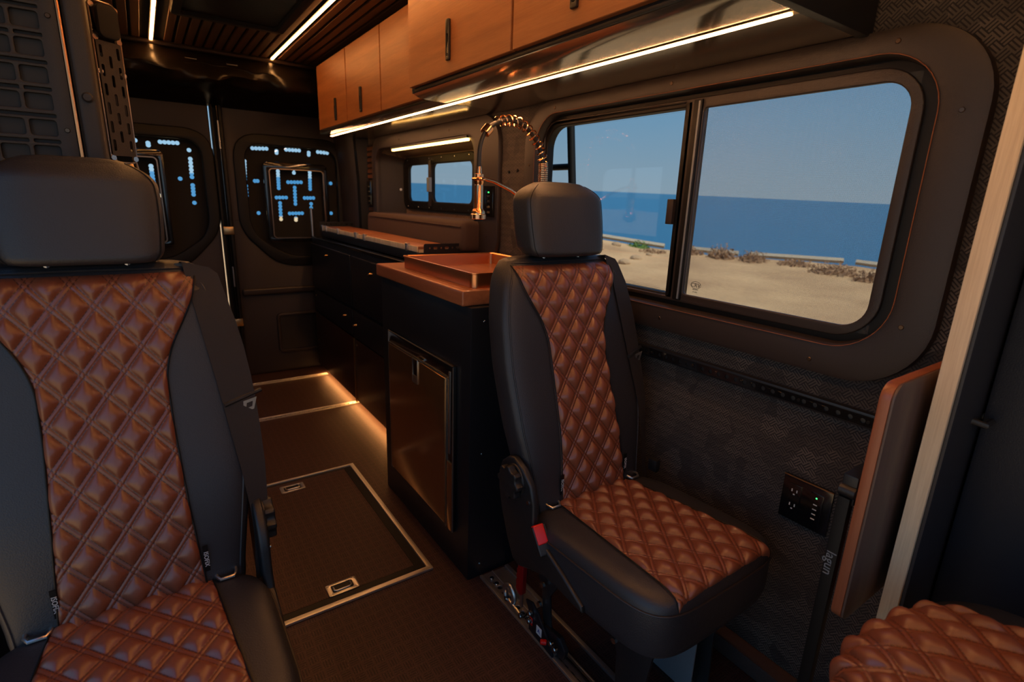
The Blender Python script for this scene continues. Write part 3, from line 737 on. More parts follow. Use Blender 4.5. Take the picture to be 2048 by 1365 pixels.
part('latch_frame', plate(rrect(hy-.022, hy+.022, hz-.045, hz+.045, .003, 2), [rrect(hy-.019, hy+.019, hz-.04, hz+.042, .002, 2)], .003, 'yz', sxf-.0235), 'steel', fr, label='chrome latch frame')
part('latch_cup', B(sxf-.0215, sxf-.0195, hy-.019, hy+.019, hz-.015, hz+.042), 'black_gloss', fr)
part('latch_lever', B(sxf-.0235, sxf-.0195, hy-.018, hy+.018, hz-.04, hz-.017, bev=.001), 'steel', fr, label='bright steel latch lever')
part('slide_slot', B(sxf-.0165, sxf-.0125, y0+.018, y0+.028, .42, .70, bev=.003), 'steel', fr)
part('hinge_strip', B(sxf-.0165, sxf-.013, y0+.006, y0+.038, z0, z0+.25, bev=.001), 'fridge', fr)
# worktop
o = part('worktop', B(.722, XR-.002, 1.295, 1.985, .919, .965, bev=.006, seg=3), 'walnut'); props(o, 'thick reddish walnut butcher-block worktop on the sink cabinet', 'worktop')
# copper sink
bm = bmesh.new(); n = 6
O = lambda g, r: rrect(.772+g, 1.165-g, 1.322+g, 1.842-g, r, n)
prof = [(0.0, .9655, .022), (0.0, 1.004, .022), (-.0035, 1.006, .024), (-.0035, 1.009, .024), (.003, 1.0095, .020), (.006, 1.006, .018), (.008, .90, .018), (.02, .83, .02), (.05, .825, .02)]
ring_loft(bm, [[(a, b_, z_) for a, b_ in O(g, r)] for g, z_, r in prof], cap=False)
bm2 = bmesh.new(); vs = [bm2.verts.new((a, b_, .825)) for a, b_ in O(.05, .02)]; bm2.faces.new(vs); merge(bm, bm2)
sk = thing('copper_sink', (.97, 1.58, .9655), 'rectangular copper sink with raised rim set in the walnut worktop', 'sink')
part('basin', bm, 'copper', sk)
part('drain', C((.97, 1.58, .826), (.97, 1.58, .829), .035, 24, bev=.001), 'coppertap', sk)
# tap
fy = 1.55; fx = 1.183
tp = thing('spring_tap', (fx, fy, .965), 'rose-gold pull-down tap with a coiled spring arching over the sink', 'tap')
part('base', C((fx, fy, .965), (fx, fy, .985), .028, 24, bev=.003), 'coppertap', tp)
part('column', C((fx, fy, .98), (fx, fy, 1.20), .013, 20), 'coppertap', tp)
# hose path
cen = [(1.183, 1.20), (1.184, 1.30), (1.180, 1.36), (1.160, 1.405), (1.128, 1.440), (1.085, 1.468), (1.035, 1.474), (.985, 1.462), (.945, 1.432), (.925, 1.39), (.921, 1.34), (.922, 1.31)]
def catm(P_, n=10):
    out = []; Q = [P_[0]]+P_+[P_[-1]]
    for i in range(1, len(Q)-2):
        for k in range(n):
            s = k/n; r = []
            for d in range(len(P_[0])):
                a, b_, c, e = Q[i-1][d], Q[i][d], Q[i+1][d], Q[i+2][d]
                r.append(.5*(2*b_+(c-a)*s+(2*a-5*b_+4*c-e)*s*s+(3*b_-a-3*c+e)*s**3))
            out.append(tuple(r))
    out.append(P_[-1]); return out
path = catm(cen, 12); hp = [Vector((a, fy, c)) for a, c in path]
part('hose', tube(hp, .0075, 10), 'plastic', tp, label='black hose')
# spring: dense then loose coil along path to the collar
def coil(pts, turns_at, R_, wr):
    bm = bmesh.new(); out = []; ph = 0
    L = [0]
    for a, b_ in zip(pts, pts[1:]): L.append(L[-1]+(b_-a).length)
    s = 0; i = 0
    while s < L[-1]:
        while i < len(L)-2 and L[i+1] < s: i += 1
        f = (s-L[i])/(L[i+1]-L[i]); p = pts[i].lerp(pts[i+1], f); tn = (pts[i+1]-pts[i]).normalized()
        nx = Vector((0, 1, 0)); ny = tn.cross(nx).normalized()
        out.append(p+nx*math.cos(ph)*R_+ny*math.sin(ph)*R_)
        pitch = turns_at(s/L[-1]); dph = 2*PI/14; ph += dph; s += pitch/14
    return sweep(bm, out, wr, 5)
e0 = [p for p in hp[:13*8+2-12]]
part('spring', coil([Vector((fx, fy, 1.19)), *[p for p in hp if p.z > 1.2][:84]], lambda s: .0062 if s < .38 else .021, .0165, .0025), 'coppertap', tp, label='rose-gold coiled spring')
p = hp[96]; 
part('collar', C(hp[91], hp[98], .017, 20, bev=.002), 'coppertap', tp)
part('spray_neck', C((.922, fy, 1.322), (.922, fy, 1.288), .008, 16, r2=.012), 'coppertap', tp)
bm = bmesh.new(); sweep(bm, [(.922, fy, z_) for z_ in (1.300, 1.298, 1.270, 1.268, 1.262, 1.260, 1.19, 1.186, 1.180, 1.172, 1.170, 1.156, 1.154)], [.012, .0165, .0165, .015, .015, .0155, .0155, .018, .023, .0235, .0255, .0255, .022], 28)
part('spray_head', bm, 'coppertap', tp)
part('nozzle', C((.922, fy, 1.156), (.922, fy, 1.148), .015, 20), 'rubber', tp)
part('holder_ring', tube([(.922+.019*math.cos(a*PI/10), fy+.019*math.sin(a*PI/10), 1.283) for a in range(20)], .005, 8, True), 'coppertap', tp)
part('holder_arm', tube([(.942, fy, 1.285), (.98, fy, 1.278), (1.05, fy, 1.252), (1.12, fy, 1.215), (fx, fy, 1.18)], .006, 10), 'coppertap', tp)
part('lever', C((fx, fy-.02, 1.02), (fx-.01, fy-.09, 1.045), .006, 10), 'coppertap', tp)

# ================================================================== FLOOR FITTINGS
def floor_track(name, y, x0, x1, label, grp='aluminium floor tracks'):
    hl = []; x = x0+.02; i = 0
    while x < x1-.015:
        hl.append(circ(x, y, .0068, 8)); x += .0254
    t = thing(name, ((x0+x1)/2, y, 0), label, 'floor track', grp)
    part('rail', plate(rrect(x0, x1, y-.017, y+.017, .003, 2), hl, .004, 'xy', .0005), 'alu', t)
    part('slot_bed', B(x0+.003, x1-.003, y-.014, y+.014, .0002, .0008), 'rubber', t)
    for e in (-.015, .015): part('edge_lip', B(x0, x1, y+e-.0022, y+e+.0022, .004, .007, bev=.001), 'alu', t)
floor_track('floor_track', 3.585, XL+.05, .93, 'silver perforated floor track nearest the rear doors')
floor_track('floor_track', 2.968, XL+.05, .955, 'silver perforated floor track between the hatch and the rear doors')
# hatch
h = thing('floor_hatch', (.3, 1.80, 0), 'floor hatch panel with aluminium frame and two latches in the aisle', 'hatch')
hx0, hx1, hy0, hy1 = -.12, .667, 1.38, 2.228
part('frame', plate(rrect(hx0, hx1, hy0, hy1, .001, 1), [rrect(hx0+.017, hx1-.017, hy0+.017, hy1-.012, .001, 1)], .009, 'xy', .0005, .001), 'alu', h)
part('gasket', plate(rrect(hx0+.013, hx1-.013, hy0+.013, hy1-.013, .001, 1), [rrect(hx0+.030, hx1-.048, hy0+.050, hy1-.024, .001, 1)], .003, 'xy', .0005), 'rubber', h)
part('mat', B(hx0+.031, hx1-.049, hy0+.051, hy1-.025, .0004, .0035), 'floor', h)
for (lx, ly) in ((.383, 2.150), (.383, 1.455)):
    l = part('latch', plate(rrect(lx-.048, lx+.048, ly-.028, ly+.028, .006, 4), [rrect(lx-.033, lx+.033, ly-.016, ly+.018, .006, 4)], .0035, 'xy', .0036, .0008), 'steel', h, label='polished steel lift latch')
    part('latch_cup', B(lx-.034, lx+.034, ly-.017, ly+.019, .0036, .0042), 'rubber', l)
    part('ring_pull', tube([(lx-.027, ly+.012, .006), (lx-.027, ly-.006, .007), (lx-.02, ly-.012, .008), (lx+.02, ly-.012, .008), (lx+.027, ly-.006, .007), (lx+.027, ly+.012, .006)], .0028, 8), 'steel', l)
    for a in (-.041, .041):
        for c_ in (-.021, .021): screw('rivet', (lx+a, ly+c_, .007), (0, 0, 1), .0035, l, 'steel', .0015)
# seat rails in the floor
def seat_track(x, y0, y1, label, wide=True):
    t = thing('seat_rail', (x, (y0+y1)/2, 0), label, 'seat rail', 'seat rails')
    hl = []; y = y0+.03
    while y < y1-.02: hl.append(circ(x, y, .0085, 10)); y += .0254
    part('rail', plate(rrect(x-.022, x+.022, y0, y1, .002, 2), hl, .006, 'xy', .001, .001), 'stamp', t)
    part('slot_bed', B(x-.018, x+.018, y0+.002, y1-.002, .0004, .0012), 'rubber', t)
    part('edge_lip', B(x-.029, x-.019, y0, y1, .001, .010, bev=.0015), 'alu', t)
    part('edge_lip', B(x+.019, x+.023, y0, y1, .001, .009, bev=.0015), 'alu', t)
    for yy in (y0+.025, y0+.06, y1-.03, y1-.06): screw('bolt', (x, yy, .007), (0, 0, 1), .008, t, 'bolt', .004)
seat_track(.808, -.6, 1.262, 'silver floor rail on the aisle side of the right seat')
seat_track(1.045, -.6, 1.262, 'silver floor rail on the window side of the right seat')
o = part('floor_strip', B(.878, .892, -.6, 1.262, .0005, .010, bev=.002), 'alu'); props(o, 'plain aluminium edge strip in the floor beneath the right seat', 'strip')
o = part('cabinet_foot_plate', B(.83, .876, 1.05, 1.262, .0005, .004), 'stamp'); props(o, 'grey metal floor plate at the foot of the sink cabinet', 'plate')
seat_track(-.215, -.6, 1.9, 'silver floor rail on the left side of the left seat')
seat_track(.025, -.6, 1.30, 'silver floor rail on the aisle side of the left seat')

# ================================================================== SEATS
def qh(u_, v_):
    a = u_/QW+v_/QH; c = u_/QW-v_/QH
    def d_(f): f = f-math.floor(f); return min(f, 1-f)
    da, dc = d_(a), d_(c)
    def g(d):
        if d < BAND: return .0026*(1-(d/BAND)**2), True
        p = (d-BAND)/(.5-BAND); return 1-(1-min(1, p))**2.6, False
    ga, ra = g(da); gc, rc = g(dc)
    if ra and rc: return min(ga, gc)
    if ra: return min(ga, .012*gc)
    if rc: return min(gc, .012*ga)
    return .0115*(ga*gc)**.8
def quilt(nu, nv, pos, uvf, nrm=None):
    """grid mesh: pos(s,t)->(point, normal) ; displaced by quilt height; edges pulled down"""
    bm = bmesh.new(); uvl = bm.loops.layers.uv.new('UVMap'); V = []; UVs = []
    for j in range(nv+1):
        row = []; ur = []
        for i in range(nu+1):
            s, t_ = i/nu*2-1, j/nv
            p, n = pos(s, t_); u_, v_ = uvf(s, t_)
            ed = min(1, (1-abs(s))/.10, t_/.03, (1-t_)/.03); ed = max(0, ed)
            p = Vector(p)+Vector(n)*(qh(u_, v_)*(ed*(2-ed))**.8-.0022*(1-ed)**3)
            row.append(bm.verts.new(p)); ur.append((u_, v_))
        V.append(row); UVs.append(ur)
    for j in range(nv):
        for i in range(nu):
            f = bm.faces.new((V[j][i], V[j][i+1], V[j+1][i+1], V[j+1][i])); f.smooth = True
            for l, (a, b_) in zip(f.loops, ((j, i), (j, i+1), (j+1, i+1), (j+1, i))): l[uvl].uv = UVs[a][b_]
    me = bpy.data.meshes.new('quilt'); bm.to_mesh(me); bm.free()
    for p in me.polygons: p.use_smooth = True
    me.materials.append(M['quilt']); return me

BW = [(.38, .185), (.46, .19), (.55, .205), (.65, .222), (.80, .226), (.92, .220), (1.0, .205), (1.04, .190), (1.065, .170)]
IW = [(.42, .118), (.50, .112), (.62, .104), (.77, .098), (.87, .098), (.92, .112), (.97, .140), (1.01, .160), (1.06, .172)]
TH = .115
def fy_(z): # front face y of backrest axis
    return .27*(z-.45) + (.030*((z-1.02)/.05)**2 if z > 1.02 else 0) - .012*math.exp(-((z-.62)/.13)**2)
def sring(w_, yf, th, z, n=40, e=5.):
    out = []; c = yf+th/2
    for k in range(n):
        a = 2*PI*k/n; ca, sa = math.cos(a), math.sin(a)
        out.append((w_*abs(ca)**(2/e)*(1 if ca > 0 else -1), c+th/2*abs(sa)**(2/e)*(1 if sa > 0 else -1), z))
    return out
def front_y(x, z, e=5.):
    w_ = slerp(z, BW); c = fy_(z)+TH/2; return c-TH/2*max(0, 1-abs(x/w_)**e)**(1/e)
MC = {}
def cached(key, fn):
    if key not in MC: MC[key] = tomesh(fn(), key)
    return MC[key]
def seat_meshes():
    # backrest shell
    bm = bmesh.new(); rings = []
    for i in range(34):
        z = .40+(1.065-.40)*i/33; th = TH; yf = fy_(z)
        if z > 1.02: th = TH-.045*((z-1.02)/.045)**2
        wz = slerp(z, BW)
        if z < .43: wz -= .02*((.43-z)/.03)**2; th -= .03*((.43-z)/.03)**2; yf += .015*((.43-z)/.03)**2
        rings.append(sring(wz, yf, th, z))
    for s, dz in ((.93, .006), (.8, .010), (.5, .012)):
        z = 1.065; r = sring(slerp(z, BW)*s, fy_(z)+.035*(1-s), (TH-.045)*s, z+dz); rings.append(r)
    MC['backrest'] = tomesh(ring_loft(bm, rings), 'backrest')
    # quilted insert
    def pos(s, t_):
        z = .415+(1.058-.415)*t_; x = s*slerp(z, IW); return (x, front_y(x, z)-.0035, z), (0, -.965, .26)
    MC['quilt_back'] = quilt(150, 330, pos, lambda s, t_: (s*slerp(.415+.643*t_, IW)+.5*QW*0+.029, .643*t_+.01))
    # piping along both front edges
    for sd in (-1, 1):
        pts = []
        for i in range(40):
            z = .42+(1.06-.42)*i/39; x = sd*slerp(z, BW)*.93; pts.append((x, front_y(x, z)-.0005, z))
        MC['piping%d' % sd] = tomesh(tube(pts, .0022, 6), 'piping')
    pts = [(slerp(1.06, BW)*.93*math.sin(a), front_y(slerp(1.06, BW)*.93*math.sin(a), 1.062)-.001, 1.062+.004*math.cos(a)) for a in [(-PI/2)+PI*i/20 for i in range(21)]]
    MC['piping_top'] = tomesh(tube(pts, .0022, 6), 'piping')
    # headrest
    bm = bmesh.new(); rings = []; n = 48
    for i in range(40):
        z = 1.083+(1.262-1.083)*i/39; s = i/39
        w_ = .122+.014*math.sin(PI*min(1, s*1.1)*.62) - .010*s - (.042*((s-.74)/.26)**2.4 if s > .74 else 0)
        th = .112-.010*s-(.050*((s-.78)/.22)**2.4 if s > .78 else 0); yc = .205+.03*s
        if s < .12: w_ -= .010*((.12-s)/.12)**2; th -= .02*((.12-s)/.12)**2
        rings.append(sring(w_, yc-.049-.012+.006*s+max(0, .102-th)*.5, th, z, n, 4.6))
    last = rings[-1]; cx_, cy_ = 0, sum(p[1] for p in last)/n
    for s, dz in ((.85, .005), (.5, .008)): rings.append([(p[0]*s, cy_+(p[1]-cy_)*s, 1.262+dz) for p in last])
    first = rings[0]; cy0 = sum(p[1] for p in first)/n
    rings.insert(0, [(p[0]*.85, cy0+(p[1]-cy0)*.8, 1.079) for p in first])
    MC['headrest'] = tomesh(ring_loft(bm, rings), 'headrest')
    # headrest seams: follow vertices near the front corners
    for sd in (-1, 1):
        pts = []
        for r in rings[1:-2]:
            k = 31 if sd < 0 else 41
            kk = {-1: 28, 1: 44}[sd]
            p = Vector(r[kk]); pts.append(p+Vector((sd*.0008, -.0008, 0)))
        MC['hseam%d' % sd] = tomesh(tube(pts, .0009, 5), 'seam')
    # cushion
    bm = bmesh.new(); rings = []; n = 56
    def cring(s, z, e=5.5):
        out = []
        for k in range(n):
            a = 2*PI*k/n; ca, sa = math.cos(a), math.sin(a)
            x = .222*abs(ca)**(2/e)*(1 if ca > 0 else -1); y = .228*abs(sa)**(2/e)*(1 if sa > 0 else -1)
            sc_ = lambda v, h: (abs(v)-h*(1-s))*(1 if v > 0 else -1)
            out.append((sc_(x, .222) if s > .5 else x*s, -.195+(sc_(y, .212) if s > .5 else y*s), z+.010*math.cos(y*6)*0))
        return out
    for s, z in ((.80, .318), (.93, .320), (.985, .332), (1.0, .352), (1.0, .40), (1.0, .43), (.99, .445), (.965, .457), (.93, .464), (.88, .468), (.8, .470)):
        rings.append(cring(s, z))
    rings.append([(p[0]*.5, -.195+(p[1]+.195)*.5, .470) for p in rings[-1]])
    MC['cushion'] = tomesh(ring_loft(bm, rings), 'cushion')
    MC['cpiping'] = tomesh(tube([(p[0]*1.002, -.195+(p[1]+.195)*1.002, p[2]) for p in cring(1.0, .436)], .0024, 6, True), 'piping')
    CT = [(0, .470), (.8, .470), (.88, .468), (.93, .464), (.965, .457), (.99, .445), (1.0, .43)]
    def pos2(s, t_):
        y = -.416+(.416+.004)*t_; x = s*(.160-.034*t_)
        def top(x, y):
            rr = (abs(x/.222)**5.5+abs((y+.195)/.228)**5.5)**(1/5.5); return lerp(rr, CT)
        z = top(x, y)+.0025; dz = (top(x, y+.004)-top(x, y-.004))/.008
        return (x, y, z), Vector((0, -dz, 1)).normalized()
    MC['quilt_seat'] = quilt(150, 210, pos2, lambda s, t_: (s*(.160-.034*t_)*.97+.01, .438*t_*.93))
    for sd in (-1, 1):
        MC['qedge%d' % sd] = tomesh(tube([Vector(p)+Vector((0, -.001, 0)) for p, n_ in [pos(sd*.995, i/60) for i in range(61)]], .0018, 6), 'edge_seam')
        MC['sedge%d' % sd] = tomesh(tube([Vector(p)+Vector((0, 0, .0006)) for p, n_ in [pos2(sd*.995, i/50) for i in range(51)]], .0018, 6), 'edge_seam')
    for k_ in ('cushion', 'cpiping', 'quilt_seat', 'sedge-1', 'sedge1'):
        for v_ in MC[k_].vertices: v_.co.z += -.014-.058*v_.co.y
    outl = [(.065, .46), (.075, .40), (.06, .33), (.045, .27), (.00, .19), (-.02, .12), (-.075, .03), (-.10, .012), (-.02, .012)]
seat_meshes()
def rp_(name, key, m, parent, label=None):
    return part(name, MC[key], m, parent, local=True, label=label)
for k_ in MC: 
    me = MC[k_]
def seat(loc, label, knob, ped=True):
    t = thing('passenger_seat', loc, label, 'seat', 'quilted van seats')
    bk = rp_('backrest', 'backrest', 'leather', t)
    rp_('quilted_insert', 'quilt_back', None, bk, 'tan brown diamond-quilted leather insert')
    rp_('piping', 'piping-1', 'leather', bk); rp_('piping', 'piping1', 'leather', bk); rp_('piping', 'piping_top', 'leather', bk)
    hr = rp_('headrest', 'headrest', 'leather', t); rp_('seam', 'hseam-1', 'rubber', hr); rp_('seam', 'hseam1', 'rubber', hr)
    for k_ in ('qedge-1', 'qedge1'): rp_('edge_seam', k_, 'rubber', bk)
    cu = rp_('cushion', 'cushion', 'leather', t)
    for k_ in ('sedge-1', 'sedge1'): rp_('edge_seam', k_, 'rubber', cu)
    rp_('quilted_insert', 'quilt_seat', None, cu, 'orange-brown diamond-quilted leather insert'); rp_('piping', 'cpiping', 'trimleather', cu)
    # headrest guides
    for sd in (-.06, .06): part('headrest_post', C((sd, .20, 1.06), (sd, .20, 1.10), .006, 8), 'steel', t, local=True)
    # isofix loops and tags
    for sd in (-.142, .150):
        part('anchor_loop', tube([(sd-.016, .045, .462), (sd-.018, -.002, .462), (sd-.012, -.012, .460), (sd+.012, -.012, .460), (sd+.018, -.002, .462), (sd+.016, .045, .462)], .0036, 8), 'steel', t, local=True, label='steel anchor loop')
    for sd in (-.113, .119):
        tg = part('fabric_tag', B(sd-.0045, sd+.0045, front_y(sd, .51)-.0075, front_y(sd, .51)-.005, .478, .535), 'rubber', t, local=True)
        text('ISOFIX', .0115, basis((sd, front_y(sd, .51)-.0082, .506), (0, 0, -1), (1, 0, 0)), 'white', 'tag_text', tg, local=True)
    # belt: from top right shoulder, over the side, down
    def ribbon(pts, wd, nrmf=None):
        bm = bmesh.new(); rr = []
        for (p, q) in pts: rr.append((Vector(p), Vector(q)))
        top = []; 
        for p, q in rr: top.append((bm.verts.new(p), bm.verts.new(q)))
        for a, b_ in zip(top, top[1:]): bm.faces.new((a[0], a[1], b_[1], b_[0]))
        bmesh.ops.solidify(bm, geom=bm.faces[:], thickness=.0016); return bm
    L = []
    # (z, inner x, outer x)
    def by(x, z): return min(front_y(x, z), fy_(z)+TH*.55) if abs(x) < slerp(z, BW)*.995 else fy_(z)+.04
    L.append(((.142, .215, 1.072), (.188, .215, 1.062)))
    L.append(((.148, .180, 1.078), (.196, .186, 1.064)))
    for z, a, b2 in ((1.05, .152, .205), (1.0, .158, .215), (.95, .165, .226), (.90, .172, .234), (.84, .180, .240), (.79, .186, .243), (.74, .192, .244), (.66, .202, .244), (.58, .209, .240), (.52, .211, .236), (.46, .206, .232), (.42, .203, .232)):
        ya = front_y(min(a, slerp(z, BW)*.97), z)-.005; b2 += .006; yb = ya+.014
        L.append(((a, ya, z), (b2, yb, z)))
    bl = part('seat_belt', ribbon(L, .04), 'belt', t, local=True, label='black ribbed seat belt webbing')
    z = .795; ya = front_y(.2, z)-.006
    part('belt_tongue', tube([(.188, ya-.003, z-.004), (.262, ya+.022, z+.010)], .0052, 8), 'plastic', bl, local=True)
    part('tongue_plate', plate([(.222, z-.028), (.243, z-.024), (.250, z+.002), (.224, z-.004)], [[(.228, z-.021), (.240, z-.018), (.242, z-.006), (.230, z-.009)]], .002, 'xz', ya+.002), 'steel', bl, local=True, label='bright steel buckle tongue')
    part('belt_guide', B(.135, .165, .195, .22, 1.060, 1.074, bev=.004), 'plastic', t, local=True)
    # recliner side: knob + cover + buckle
    s = knob
    prof = [(.085, .585), (.06, .592), (.02, .575), (-.015, .545), (-.030, .50), (-.032, .455), (-.045, .425), (-.080, .415), (-.15, .385), (-.22, .350), (-.222, .334), (-.19, .334), (-.10, .340), (-.03, .318), (.02, .296), (.050, .302), (.078, .35), (.108, .42), (.124, .48), (.126, .525), (.112, .562)]
    xs0 = s*.212; bm = plate(prof, [], .020, 'yz', (xs0 if s > 0 else xs0-.020), .006, 3)
    cv = part('recliner_cover', bm, 'plastic', t, local=True)
    rg = [(.050+.036*math.cos(a*PI/12), .530+.044*math.sin(a*PI/12)) for a in range(24)]
    part('cover_ring', tube([(xs0+s*.020, a, b_) for a, b_ in rg], .004, 8, True), 'plastic', cv, local=True)
    # scalloped knob
    kn = []
    for k in range(64):
        a = 2*PI*k/64; r = .041+.004*math.tanh(2*math.cos(a*8)); kn.append((.052+r*math.cos(a), .532+r*math.sin(a)))
    part('recliner_knob', plate(kn, [], .022, 'yz', (xs0+.020 if s > 0 else xs0-.044), .004, 2), 'plastic', t, local=True, label='black scalloped recliner knob')
    part('cover_screw', C((xs0+s*.019, -.010, .50), (xs0+s*.023, -.010, .50), .005, 12), 'bolt', cv, local=True)
    if s < 0:
        # buckle with red button
        mt_ = Matrix.Translation((-.226, -.058, .432)) @ Matrix.Rotation(math.radians(-35), 4, 'X') @ Matrix.Rotation(math.radians(-14), 4, 'Z')
        bk_ = part('buckle', box(bmesh.new(), -.019, .019, -.011, .011, -.045, .026, .005, 3, mt_), 'plastic', t, local=True)
        part('release_button', box(bmesh.new(), -.016, .011, -.0135, .006, -.018, .0285, .003, 3, mt_), 'red', bk_, local=True, label='bright red release button')
    # far-side buckle stub
    if s < 0: part('buckle_stub', B(.226, .246, -.02, .01, .455, .492, bev=.004), 'plastic', t, local=True)
    # pedestal side plates
    outl = [(.07, .345), (.07, .25), (.035, .17), (.02, .05), (.04, .012), (-.36, .012), (-.345, .05), (-.34, .19), (-.36, .345)]
    arch = [(-.05, .26), (.0, .17), (-.01, .08), (-.055, .03), (-.23, .03), (-.255, .10), (-.25, .20), (-.22, .28), (-.10, .295)]
    for xx in (-.135, .112):
        part('leg_plate', plate(outl, [arch], .007, 'yz', xx, .001), 'plastic', t, local=True)
    part('cross_plate', B(.06, .064, -.33, -.19, .03, .33), 'darksteel', t, local=True, label='grey steel plate under the cushion')
    part('seat_pan', B(-.16, .16, -.37, .06, .295, .322, bev=.006), 'plastic', t, local=True)
    for xx in (-.122, .115):
        for yy in (-.30, .0): 
            bm = B(xx-.022, xx+.022, yy-.045, yy+.045, .012, .020, bev=.002); cyl(bm, (xx+.010, yy-.02, .02), (xx+.010, yy-.02, .032), .009, 6); cyl(bm, (xx+.010, yy+.02, .02), (xx+.010, yy+.02, .032), .009, 6)
            part('foot_clamp', bm, 'steel', t, local=True)
    for (yy, zz) in ((.02, .20), (-.06, .285), (-.245, .10), (-.25, .24), (.03, .13)):
        part('bolt', C((-.142, yy, zz), (-.150, yy, zz), .008, 6), 'bolt', t, local=True)
    return t
seat((.93, .92, 0), 'right-hand quilted tan and black seat beside the large window', -1)
seat((-.098, 1.07, 0), 'left-hand quilted tan and black seat across the aisle, nearest the viewer', 1)

# lever clamp on the aisle rail of the right seat
lv = thing('release_lever', (.785, 1.0, .01), 'locking clamp with a red grip handle on the rail below the right seat', 'lever')
xL = .790
part('bracket', plate([(.985, .02), (.985, .075), (1.005, .108), (.975, .118), (.945, .10), (.885, .035), (.875, .012)], [], .006, 'yz', xL-.012, .0008), 'black', lv)
part('bracket', plate([(.905, .03), (.925, .075), (.86, .085), (.835, .06), (.84, .03)], [], .014, 'yz', xL-.004, .001), 'black', lv)
bm = bmesh.new(); pts = []; 
grip = [(1.030, .112), (1.040, .118), (1.046, .13), (1.043, .14), (1.046, .15), (1.042, .16), (1.045, .17), (1.041, .18), (1.043, .19), (1.038, .2), (1.039, .212), (1.030, .228), (1.018, .232), (1.010, .226), (1.012, .2), (1.014, .12), (1.020, .112)]
part('grip', plate(grip, [], .018, 'yz', xL-.022, .004, 2), 'redanod', lv, label='red finger-grooved grip')
part('lever_arm', B(xL-.016, xL-.010, 1.018, 1.030, .07, .125, bev=.001), 'steel', lv)
part('cable_loop', tube([(xL-.012, 1.085+.026*math.cos(a*PI/12), .068+.028*math.sin(a*PI/12)) for a in range(24)], .008, 10, True), 'steel', lv, label='thick steel rope loop')
part('link_bar', tube([(xL-.016, 1.085, .05), (xL-.016, 1.02, .042)], .0055, 8), 'steel', lv)
for (a, b_) in ((1.09, .052), (1.015, .046), (.972, .088), (.875, .066), (.858, .060), (.975, .06)):
    part('bolt_head', C((xL-.014, a, b_), (xL-.026, a, b_), .0085, 12, bev=.002), 'bolt', lv)
part('red_tip', C((xL-.018, .895, .05), (xL-.032, .905, .052), .0075, 12, bev=.002), 'red', lv)
lb = part('label_plate', B(xL-.0135, xL-.012, .925, .948, .038, .064), 'white', lv)
text('A', .018, basis((xL-.014, .9365, .051), (0, -1, 0), (0, 0, 1)), 'blueprint', 'label_letter', lb)
part('label_band', B(xL-.0142, xL-.0132, .966, .982, .045, .07), 'red', lv, label='small red and white sticker')
part('label_stripe', B(xL-.0146, xL-.0138, .967, .981, .054, .060), 'white', lv)

# ---- front seat cushion (bottom right), swivelled
fs = thing('front_seat', (.835, .034, 0.0), 'front seat in the bottom right corner, only its quilted cushion showing', 'seat', rz=math.radians(-8))
bm = bmesh.new(); rings = []; n = 56
FT = [(0, .648), (.5, .643), (.75, .631), (.88, .615), (.95, .598), (.985, .576), (1.0, .55)]
FA, FB, FE = .225, .205, 2.9
def fr_ring(s_, z):
    out = []
    for k in range(n):
        a = 2*PI*k/n; ca, sa = math.cos(a), math.sin(a)
        out.append((FA*s_*abs(ca)**(2/FE)*(1 if ca > 0 else -1)+.03, FB*s_*abs(sa)**(2/FE)*(1 if sa > 0 else -1), z))
    return out
for s_, z in ((.85, .46), (.96, .465), (1, .485), *[q for q in FT[::-1] if q[0] > 0]): rings.append(fr_ring(s_, z))
cu = part('cushion', ring_loft(bm, rings), 'leather', fs, local=True)
def posf(s, t_):
    x = s*.170-.028; y = -.195+.392*t_
    def top(x, y): return lerp((abs((x-.03)/FA)**FE+abs(y/FB)**FE)**(1/FE), FT)
    x *= 1-.30*max(0, t_-.6)/.4*abs(s)
    if t_ > .5: y -= .03*s*s*(t_-.5)/.5
    e = .004; z = top(x, y)+.003
    return (x, y, z), Vector((-(top(x+e, y)-top(x-e, y))/(2*e), -(top(x, y+e)-top(x, y-e))/(2*e), 1)).normalized()
part('quilted_insert', quilt(150, 190, posf, lambda s, t_: (s*.170+.02, .405*t_)), None, cu, local=True, label='tan brown diamond-quilted leather insert')
part('seat_base', B(-.13, .17, -.16, .12, .012, .462, bev=.01), 'plastic', fs, local=True)

# ================================================================== TABLE LEAF + LEG + PARTITION
lf = thing('folding_table', (1.08, .305, .515), 'walnut table leaf stowed upright beside the plywood partition', 'table')
xl0, xl1 = .935, 1.235
outl = rrect(xl0, xl1, .515, .960, (.012, .028, .02, .02), 6)
part('leaf', plate(outl, [], .004, 'xz', .292, .001), 'leafface', lf, label='grey-brown walnut face')
part('leaf_edge', plate(outl, [], .017, 'xz', .2965, .002), 'leafedge', lf, label='red-brown leaf edge')
lg = thing('table_leg', (.97, .335, .0), 'black swing table leg with raised lettering behind the walnut leaf', 'table leg')
part('post', B(.956, .976, .328, .349, .02, .735, bev=.003), 'rubber', lg)
part('pivot', C((.966, .322, .745), (.966, .352, .745), .011, 20, bev=.002), 'plastic', lg)
part('clamp', B(.965, 1.05, .325, .350, .72, .775, bev=.003), 'black', lg)
text('lagun', .024, basis((.9555, .3385, .60), (0, 0, -1), (0, -1, 0)), 'darksteel', 'lettering', lg)
part('foot', B(.93, 1.24, .322, .36, .0, .02, bev=.003), 'steel', lg)
pt = thing('partition', (1.14, .262, 0), 'tall dark partition panel with a pale plywood edge at the right', 'partition')
part('plywood', plate(rrect(1.045, XR, .02, 1.94, .002, 2), [], .026, 'xz', .249), 'ply', pt, label='pale layered plywood edge')
part('facing', B(1.052, XR, .243, .2488, .02, 1.94, bev=.001), 'leather', pt)
